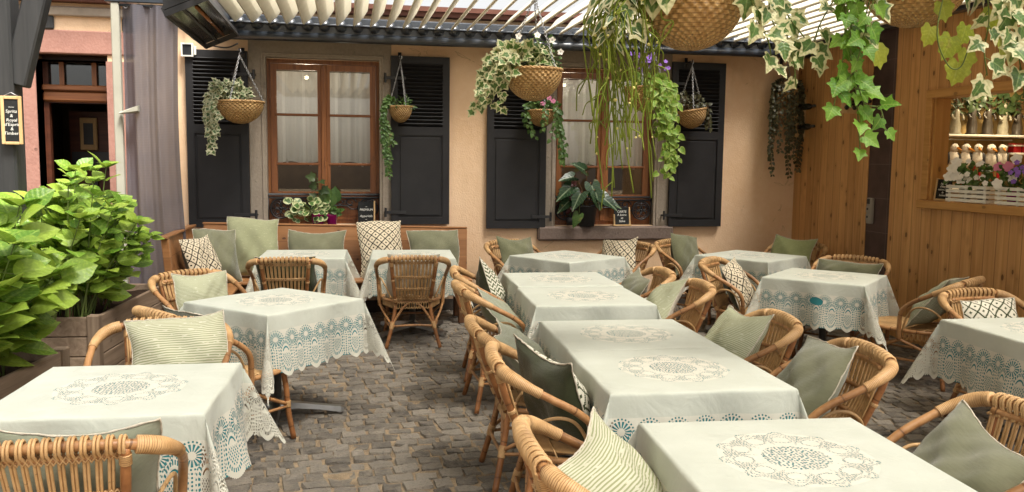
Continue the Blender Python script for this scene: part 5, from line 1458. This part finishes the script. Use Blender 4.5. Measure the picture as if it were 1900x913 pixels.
foliage(t, fH3, LYEL, name='vine_leaves')

# ================================================================== PLANTERS AND HYDRANGEAS
def planter(label, loc, rz, L, W_, H_):
    t = thing('planter_box', label, 'planter', loc, rz, 'weathered planter boxes')
    n = 4; ph = H_ / n
    for x0, x1, y0, y1 in ((W_ / 2 - .03, W_ / 2, -L / 2 + .05, L / 2 - .05), (-W_ / 2, -W_ / 2 + .03, -L / 2 + .05, L / 2 - .05)):
        m = MB()
        for k in range(n): m.box(x0, x1, y0, y1, k * ph + .003, (k + 1) * ph - .003, bev=.005)
        m.build('side_planks', PLANTW, t, False)
    for y0 in (-L / 2 + .012, L / 2 - .042):
        m = MB()
        for k in range(n): m.box(-W_ / 2 + .05, W_ / 2 - .05, y0, y0 + .03, k * ph + .003, (k + 1) * ph - .003, bev=.005)
        m.build('end_planks', PLANTW, t, False)
    for sx in (-1, 1):
        for sy in (-1, 1):
            m = MB(); cx, cy = sx * (W_ / 2 - .02), sy * (L / 2 - .027); m.box(cx - .04, cx + .04, cy - .04, cy + .04, 0, H_ + .012, bev=.006); m.build('corner_post', PLANTP, t, False)
    m = MB(); m.grid(lambda u, v: ((u - .5) * (W_ - .07), (v - .5) * (L - .1), H_ - .06 + rn(-.012, .012)), 8, 20); m.build('soil', SOIL, t)
    return t
planter('weathered plank planter standing in the far left beside the bench end', (-1.90, 7.03, 0), R(-4.5), 1.66, .56, .555)
planter('weathered plank planter in the near left, lower than the one behind it', (-2.10, 4.98, 0), R(-8), 1.30, .62, .47)
def hydrangea(label, loc, stems, sx, sy, zmin, zmax, lsize, lean, seed, sub=2):
    random.seed(seed)
    t = thing('hydrangea', label, 'shrub', loc, 0, 'hydrangeas in the planters')
    st, lv_ = MB(), MB()
    for k in range(stems):
        bx, by = rn(-.14, .14), rn(-sy * .75, sy * .75)
        ang = rn(0, 2 * PI); sp = rn(.1, 1.0)
        tx, ty = bx + math.cos(ang) * sx * sp + lean[0] * rn(.3, 1), by + math.sin(ang) * sy * .35 * sp + lean[1]
        hz = zmin + (zmax - zmin) * (1 - sp * .75) * rn(.65, 1.0) + rn(0, .12)
        hz = min(hz, zmax)
        path = cr([(bx, by, 0), (bx + (tx - bx) * .35, by + (ty - by) * .35, hz * .45), (tx, ty, hz)], 6)
        st.tube(path, [.007 - .004 * i / len(path) for i in range(len(path))], 6)
        N = len(path); pair = 0
        for i in range(4, N):
            b = path[i]; tdir = (path[i] - path[i - 1]).normalized(); f = i / (N - 1)
            base = pair * PI / 2 + rn(-.3, .3); pair += 1
            for q in (0, 1):
                a = base + q * PI; o1 = tdir.orthogonal().normalized(); o2 = tdir.cross(o1)
                lat = o1 * math.cos(a) + o2 * math.sin(a)
                d = lat + tdir * (.15 + .5 * f) + Vector((0, 0, .22)) + rv(.25)
                n = tdir * .5 + Vector((.2, -.5, .8)) + lat * .3 + rv(.45)
                sz = lsize * rn(.55, 1.2) * (1.0 if f < .8 else .8)
                p0 = b + lat * sz * .22; st.tube([b, p0], .0028, 4, cap=False)
                leaf(lv_, p0, d, n, sz, OVATE, .16, .22, serr=.035, sub=sub)
        for q in range(4):
            a = q * PI / 2 + rn(-.4, .4); d = Vector((math.cos(a), math.sin(a), rn(.4, .9)))
            leaf(lv_, path[-1], d, Vector((0, -.3, 1)) - Vector((math.cos(a), math.sin(a), 0)) * .4, lsize * rn(.45, .75), OVATE, .25, .3, serr=.03, sub=sub)
    lv_.build('leaves', LHYD, t); st.build('stems', STEMG, t)
    m = MB()
    for k in range(7):
        bx, by = rn(-.1, .2), rn(-sy * .7, sy * .7); h = rn(.2, .5)
        m.tube(cr([(bx, by, -.03), (bx + rn(-.05, .05), by, h * .5), (bx + rn(.0, .16), by + rn(-.12, .12), h)], 5), [.009 - .004 * i / 10 for i in range(11)], 6)
    m.build('woody_stems', STEMB, t)
    return t
t = hydrangea('tall light green hydrangea in the far planter, in front of the dark doorway', (-1.92, 6.75, .50), 58, .42, .74, .24, 1.16, .155, (.10, .0), 11)
flowers(t, [(-.33, -.75, .72), (-.31, -.76, .70), (-.35, -.76, .70), (-.33, -.77, .69)], .085, PETALR, 6)
hydrangea('broad hydrangea with large leaves in the near left planter, cut by the picture edge', (-2.02, 4.95, .42), 44, .42, .52, .20, 1.00, .215, (.10, .0), 12, 3)
random.seed(21)

# ================================================================== THINGS ON THE WINDOW SILLS
def pot(name, label, loc, r0, r1, h, mat, cat='plant pot', group=None):
    t = thing(name, label, cat, loc, 0, group)
    m = MB(); m.lathe([(r0 * .9, 0), (r0, .004), (r1, h - .015), (r1 * 1.04, h - .012), (r1 * 1.04, h), (r1 * .93, h), (r1 * .9, h - .03)], 28, cap=False); m.lathe([(.001, h - .03), (r1 * .92, h - .03)], 20, cap=False); m.lathe([(.001, .001), (r0 * .9, .001)], 20, cap=False)
    m.build('pot', mat, t); return t
t = pot('potted_plant', 'bushy plant with cream-edged round leaves in a magenta pot on the left window sill', (-.30, 9.30, .945), .055, .075, .13, MAGENTA, 'potted plant')
def f1(st, lv_):
    for k in range(64):
        a = rn(0, 2 * PI); r_ = rn(.05, .19); z = rn(.02, .24); q = Vector((-.10 + r_ * math.cos(a), r_ * .35 * math.sin(a) - .04, z + .03))
        leaf(lv_, q, Vector((math.cos(a), -.5, rn(-.3, .5))), Vector((rn(-.4, .4), -1, .5)), rn(.05, .085), ROUND, .15, .2)
        st.tube([(0, 0, .1), q], .002, 4, cap=False)
foliage(t, f1, LCREAM)
def f1b(st, lv_):
    vine(st, lv_, [(0, 0, .1), (-.01, -.01, .25), (.015, .0, .38), (.0, -.01, .50)], IVY, .085, .040, .003)
foliage(t, f1b, LDARK, name='dark_leaves')
t = pot('potted_plant', 'small magenta pot with broad upright green leaves on the left window sill', (-.155, 9.295, .945), .045, .062, .12, MAGENTA, 'potted plant')
def f2(st, lv_):
    for dx, dz, s_ in ((-.12, .22, .15), (-.02, .20, .17), (.05, .24, .17), (-.07, .28, .13), (.0, .12, .10), (.05, .1, .09)):
        st.tube([(0, 0, .1), (dx * .6, -.02, dz)], .0035, 5); leaf(lv_, (dx * .6, -.02, dz), Vector((dx, -.15, 1.2)), Vector((dx, -1, .3)), s_, OVATE, .2, .15)
    for k in range(16): leaf(lv_, (rn(-.07, .09), rn(-.06, 0), rn(.11, .20)), Vector((rn(-1, 1), -.4, .2)), Vector((0, -1, .5)), .06, HEART)
foliage(t, f2, LMID)
chalkboard('menu_chalkboard', 'dark chalkboard with a white heading, at the right end of the left window sill', .19, .26, ['~', 'PREMIUM', '', 'Apperitifs', '~'], .034, (.205, 9.30, .947), R(-4), R(-8), RAWPINE, .016, sides=(0, 1, 0, 0))
t = pot('alocasia', 'dark alocasia with white-veined arrow leaves in a black pot on the right window sill', (2.67, 9.315, .926), .085, .115, .235, BLACKPOT, 'potted plant')
def f3(st, lv_):
    for (x, y, z, dx, dz, s_) in ((.02, -.06, .50, .2, -.8, .27), (-.18, -.05, .46, -.8, -.55, .25), (.10, -.10, .36, .75, -.5, .25), (-.10, -.12, .40, -.5, -.8, .23), (.16, -.05, .30, 1, -.3, .22), (-.04, -.08, .62, -.5, .3, .22), (-.14, .0, .56, -.9, -.1, .20), (.05, -.12, .42, .3, -1, .22), (-.2, -.02, .3, -.9, -.7, .2)):
        st.tube(cr([(0, 0, .2), (x * .5, y * .5, z * .75), (x, y, z)], 5), .006, 6)
        leaf(lv_, (x, y, z), Vector((dx, -.35, dz)), Vector((dx * .3, -1, .7)), s_, ARROW, .18, .2, sub=2)
foliage(t, f3, LALO, STEMB)
def f3b(st, lv_):
    st.tube(cr([(-.06, -.06, .22), (-.10, -.09, .30), (-.13, -.12, .12)], 5), .004, 5); leaf(lv_, (-.12, -.12, .16), Vector((-.5, -.2, -1)), Vector((-.3, -1, .2)), .17, ARROW)
foliage(t, f3b, LMID, name='drooping_leaf')
t = thing('potted_plant', 'dark red-leaved plant behind the black pot on the right window sill', 'potted plant', (2.50, 9.40, .93))
m = MB(); m.lathe([(.04, 0), (.055, .09), (.05, .09)], 18); m.build('pot', BLACKPOT, t)
def f4(st, lv_):
    for k in range(16): 
        a = rn(0, 2 * PI); q = Vector((rn(-.09, .12), rn(-.04, .02), rn(.15, .48))); st.tube([(0, 0, .08), q], .002, 4, cap=False); leaf(lv_, q, Vector((math.cos(a), -.2, rn(-.4, .4))), Vector((0, -1, .4)), rn(.06, .1), GRAPE)
foliage(t, f4, mat_leaf('dark_red_leaf', (.04, .010, .012), (.07, .02, .018), trans=.1, veins=False))
chalkboard('menu_chalkboard', 'small pine-framed chalkboard on the right window sill', .205, .215, ["CARTE", "A boire", "et", "Salee"], .036, (3.085, 9.305, .928), R(3), R(-9), RAWPINE, .018, True, (1, 1, 0, 1))

# ================================================================== WINE RACK AND BOTTLES
t = thing('wine_rack', 'pine wine rack of two drilled boards on the pine wall in the corner', 'wine rack', (KX, 8.72, 2.2))
for dy, z0, z1 in ((.42, -.24, .22), (-.62, -.02, .42)):
    m = MB(); m.box(-.20, -.001, dy - .012, dy + .012, z0, z1, bev=.003); m.build('board', RAWPINE, t, False)
    m = MB()
    k = 0
    for j in range(4):
        for i in range(2): m.lathe([(.026, 0), (.026, .003)], 14, Matrix.Translation((-.055 - .09 * i, dy - .0125, z0 + .06 + .11 * j)) @ Matrix.Rotation(PI / 2, 4, 'X'))
    o = m.build('bottle_holes', DKMET, t); o['kind'] = 'stuff'
def make_bottle(loc, label):
    t = thing('wine_bottle', label, 'bottle', loc, 0, 'wine bottles in the rack')
    m = MB(); M = Matrix.Rotation(PI / 2, 4, 'X')
    m.lathe([(.001, -.005), (.030, -.005), (.037, .01), (.037, .19), (.030, .225), (.0145, .255), (.0135, .29)], 16, M, cap=False); m.build('glass', GLASSBOT, t)
    m = MB(); m.lathe([(.0155, .262), (.0158, .322), (.001, .323)], 12, M, cap=False); m.build('capsule', DKMET, t); return t
BL = ['top one of the three dark wine bottles sticking out in front of the tile strip', 'middle one of the three dark wine bottles sticking out in front of the tile strip', 'lowest one of the three dark wine bottles sticking out in front of the tile strip',
      'upper dark wine bottle near the trailing corner plant', 'lower dark wine bottle near the trailing corner plant']
b0 = make_bottle((KX - .10, 8.07, 2.49), BL[0])
for loc, lab in (((KX - .10, 8.07, 2.385), BL[1]), ((KX - .10, 8.07, 2.28), BL[2]), ((KX - .10, 9.10, 2.30), BL[3]), ((KX - .10, 9.10, 2.075), BL[4])):
    dup(b0, loc, 0, lab)

# ================================================================== GOODS IN THE KIOSK HATCH
chalkboard('menu_chalkboard', 'chalkboard with pine edge at the left end of the serving hatch sill', .21, .20, ['Aperitif', "d'Alsace", 'maison 2.50', 'de', 'Sorbets'], .026, (KX + .035, 6.80, 1.3385), -PI / 2, R(-7), RAWPINE, .02, sides=(1, 0, 0, 1))
def crate(label, loc, L):
    t = thing('flower_crate', label, 'crate', loc, 0, 'white slatted crates on the hatch sill')
    for sx in (-.085, .073):
        m = MB()
        for k in range(4): m.box(sx, sx + .010, -L / 2, L / 2, .006 + k * .038, .032 + k * .038, bev=.002)
        m.build('side_slats', WHITEW, t, False)
        for y_ in (-L / 2 + .01, 0, L / 2 - .03):
            m = MB(); m.box(sx + (.0105 if sx < 0 else -.0125), sx + (.0225 if sx < 0 else -.0005), y_, y_ + .02, 0, .15); m.build('batten', WHITEW, t, False)
    for y_ in (-L / 2 - .0105, L / 2 + .0005):
        m = MB()
        for k in range(4): m.box(-.085, .083, y_, y_ + .01, .006 + k * .038, .032 + k * .038, bev=.002)
        m.build('end_slats', WHITEW, t, False)
    return t
crate('white slatted crate of white petunias next to the hatch chalkboard', (KX + .045, 6.42, 1.3385), .46)
crate('white slatted crate of violet and pink flowers at the right picture edge', (KX + .045, 5.84, 1.3385), .46)
def flowerplant(label, loc, col2, n, mats):
    t = thing('flowering_plant', label, 'potted plant', loc, 0, 'flowering plants in the hatch crates')
    m = MB(); m.lathe([(.04, .02), (.055, .13), (.05, .13)], 16); m.build('pot', MAGENTA if col2 else WHITEP, t)
    def f(st, lv_):
        for k in range(60):
            q = Vector((rn(-.10, .08), rn(-.10, .10), rn(.12, .32))); st.tube([(0, 0, .1), q], .0016, 4, cap=False)
            leaf(lv_, q, rv(1), Vector((-1, -.6, .5)) + rv(.4), rn(.035, .06), OVATE)
    foliage(t, f, LMID)
    for mt, k_, sz in mats:
        pts = [(rn(-.14, -.03), rn(-.14, .14), rn(.16, .40)) for _ in range(k_)]
        for p in pts:
            mm = MB(); nrm = (Vector((-1, rn(-1, -.3), rn(0, .7)))).normalized(); a1 = nrm.orthogonal().normalized(); a2 = nrm.cross(a1)
            for k in range(5):
                a = 2 * PI * k / 5; d = a1 * math.cos(a) + a2 * math.sin(a); leaf(mm, Vector(p), d + nrm * .2, nrm, sz * .55, ROUND, .1, .15)
            mm.build('flower', mt, t)
flowerplant('white petunias standing tall in the crate beside the chalkboard', (KX + .045, 6.52, 1.345), 0, 8, [(PETALW, 8, .085)])
flowerplant('small white daisies at the right end of the white petunia crate', (KX + .045, 6.31, 1.345), 0, 8, [(PETALW, 12, .045)])
flowerplant('violet flowers in the crate at the right picture edge', (KX + .045, 5.78, 1.345), 1, 8, [(PETALP, 16, .04)])
flowerplant('pale pink petunia in the left end of the right-hand crate', (KX + .045, 5.98, 1.345), 1, 8, [(PETALK, 2, .08), (PETALW, 4, .08)])
# plush storks hanging from the rail
def stork(label, x, s_, rz):
    t = thing('plush_stork', label, 'soft toy', (x, 8.0, 1.90), rz, 'plush storks on the rail')
    m = MB(); m.ball((0, 0, -.17 * s_), .055 * s_, .05 * s_, .085 * s_, 14, 10); m.ball((0, -.015, -.06 * s_), .042 * s_, .042 * s_, .045 * s_, 12, 8); m.tube([(0, 0, -.13 * s_), (0, -.005, -.07 * s_)], .03 * s_, 8)
    rr = random.Random(int(x * 100)); m.v = [(p[0] + rr.gauss(0, .0035), p[1] + rr.gauss(0, .0035), p[2] + rr.gauss(0, .0035)) for p in m.v]
    m.build('body', FLUFF, t)
    m = MB(); m.tube([(0, -.05 * s_, -.06 * s_), (0, -.12 * s_, -.085 * s_)], [.014 * s_, .004 * s_], 8); m.build('beak', ORANGE, t)
    for sg in (-1, 1):
        m = MB(); m.tube(cr([(.022 * sg, 0, -.24 * s_), (.03 * sg, -.01, -.33 * s_), (.026 * sg, -.02, -.42 * s_)], 4), [.012 + .006 * (k / 8) for k in range(9)], 8); m.build('leg', REDCLOTH, t)
        m = MB(); m.ball((.058 * sg * s_, .01, -.17 * s_), .016, .03, .07 * s_, 10, 8); m.build('wing', DKMET, t)
        m = MB(); m.ball((.018 * sg * s_, -.052 * s_, -.05 * s_), .006, .006, .006, 8, 6); m.build('eye', DKMET, t)
    m = MB(); m.tube([(0, 0, -.02 * s_), (0, .02, .03)], .002, 4); m.build('loop', DKMET, t)
for k, x in enumerate((6.28, 6.42, 6.57, 6.73, 6.87)):
    stork(['leftmost grey-white plush stork on the rail behind the hatch', 'second plush stork from the left on the rail', 'middle plush stork of the five on the rail', 'fourth plush stork from the left, facing the terrace', 'rightmost plush stork on the rail near the small red boxes'][k], x, 1.0 + .1 * (k % 2), rn(-.5, .5))
# figurines on the top shelf
def figurine(label, x, h, tone, seed):
    random.seed(seed)
    t = thing('figurine', label, 'ornament', (x, 8.12, 1.985), 0, 'ornaments on the top shelf')
    m = MB(); m.lathe([(.06, 0), (.065, .012), (.05, .03), (.055, h * .2), (.035, h * .42), (.042, h * .55), (.018, h * .64), (.001, h * .65)], 18, cap=False); m.build('gown', tone, t)
    m = MB(); m.ball((0, -.005, h * .70), .026, .026, .032, 10, 8); m.build('head', tone, t)
    for sg in (-1, 1):
        m = MB(); m.tube(cr([(.035 * sg, 0, h * .55), (.065 * sg, -.02, h * .45), (.05 * sg, -.05, h * .36)], 4), .013, 7); m.build('arm', tone, t)
    def f(st, lv_):
        for k in range(38):
            a = rn(0, 2 * PI); q = Vector((rn(-.09, .09), rn(-.05, .02), h * rn(.5, 1.05))); st.tube([(0, 0, h * .6), q], .002, 4, cap=False); leaf(lv_, q, Vector((math.cos(a), -.2, math.sin(a))), Vector((0, -1, .2)), rn(.05, .10), LANCE if seed % 2 else OVATE)
    foliage(t, f, LDARK, STEMB, 'sprigs')
PALE = simple('pale_glazed_ceramic', (.26, .24, .18), .35, .4, 0, .2, 20); DKCER = simple('dark_bronze_ceramic', (.05, .04, .03), .35, .5, 0, .3, 20)
for k, (x, h, tn, lab) in enumerate(((5.95, .40, PALE, 'pale standing figurine at the far left of the top shelf, partly behind the jamb'), (6.38, .44, PALE, 'pale figurine with sprigs just inside the hatch frame'), (6.58, .48, DKCER, 'tall dark bronze figurine on the top shelf'), (6.77, .46, DKCER, 'dark figurine with spreading sprigs right of the tallest one'), (6.96, .44, PALE, 'pale figurine on the top shelf below the ceiling lamp'), (7.14, .42, DKCER, 'dark figurine at the right picture edge of the top shelf'))):
    figurine(lab, x, h, tn, 60 + k)
for k, (x, lab) in enumerate(((7.09, 'left one of two small red boxes on the short shelf'), (7.21, 'right one of two small red boxes on the short shelf'))):
    t = thing('gift_box', lab, 'box', (x, 8.08, 1.80), 0, 'small red boxes'); m = MB(); m.box(-.05, .05, -.04, .04, 0, .10, bev=.004); m.build('body', REDCLOTH, t, False); m = MB(); m.box(-.052, .052, -.042, .042, .07, .085); m.build('band', PETALW, t, False)
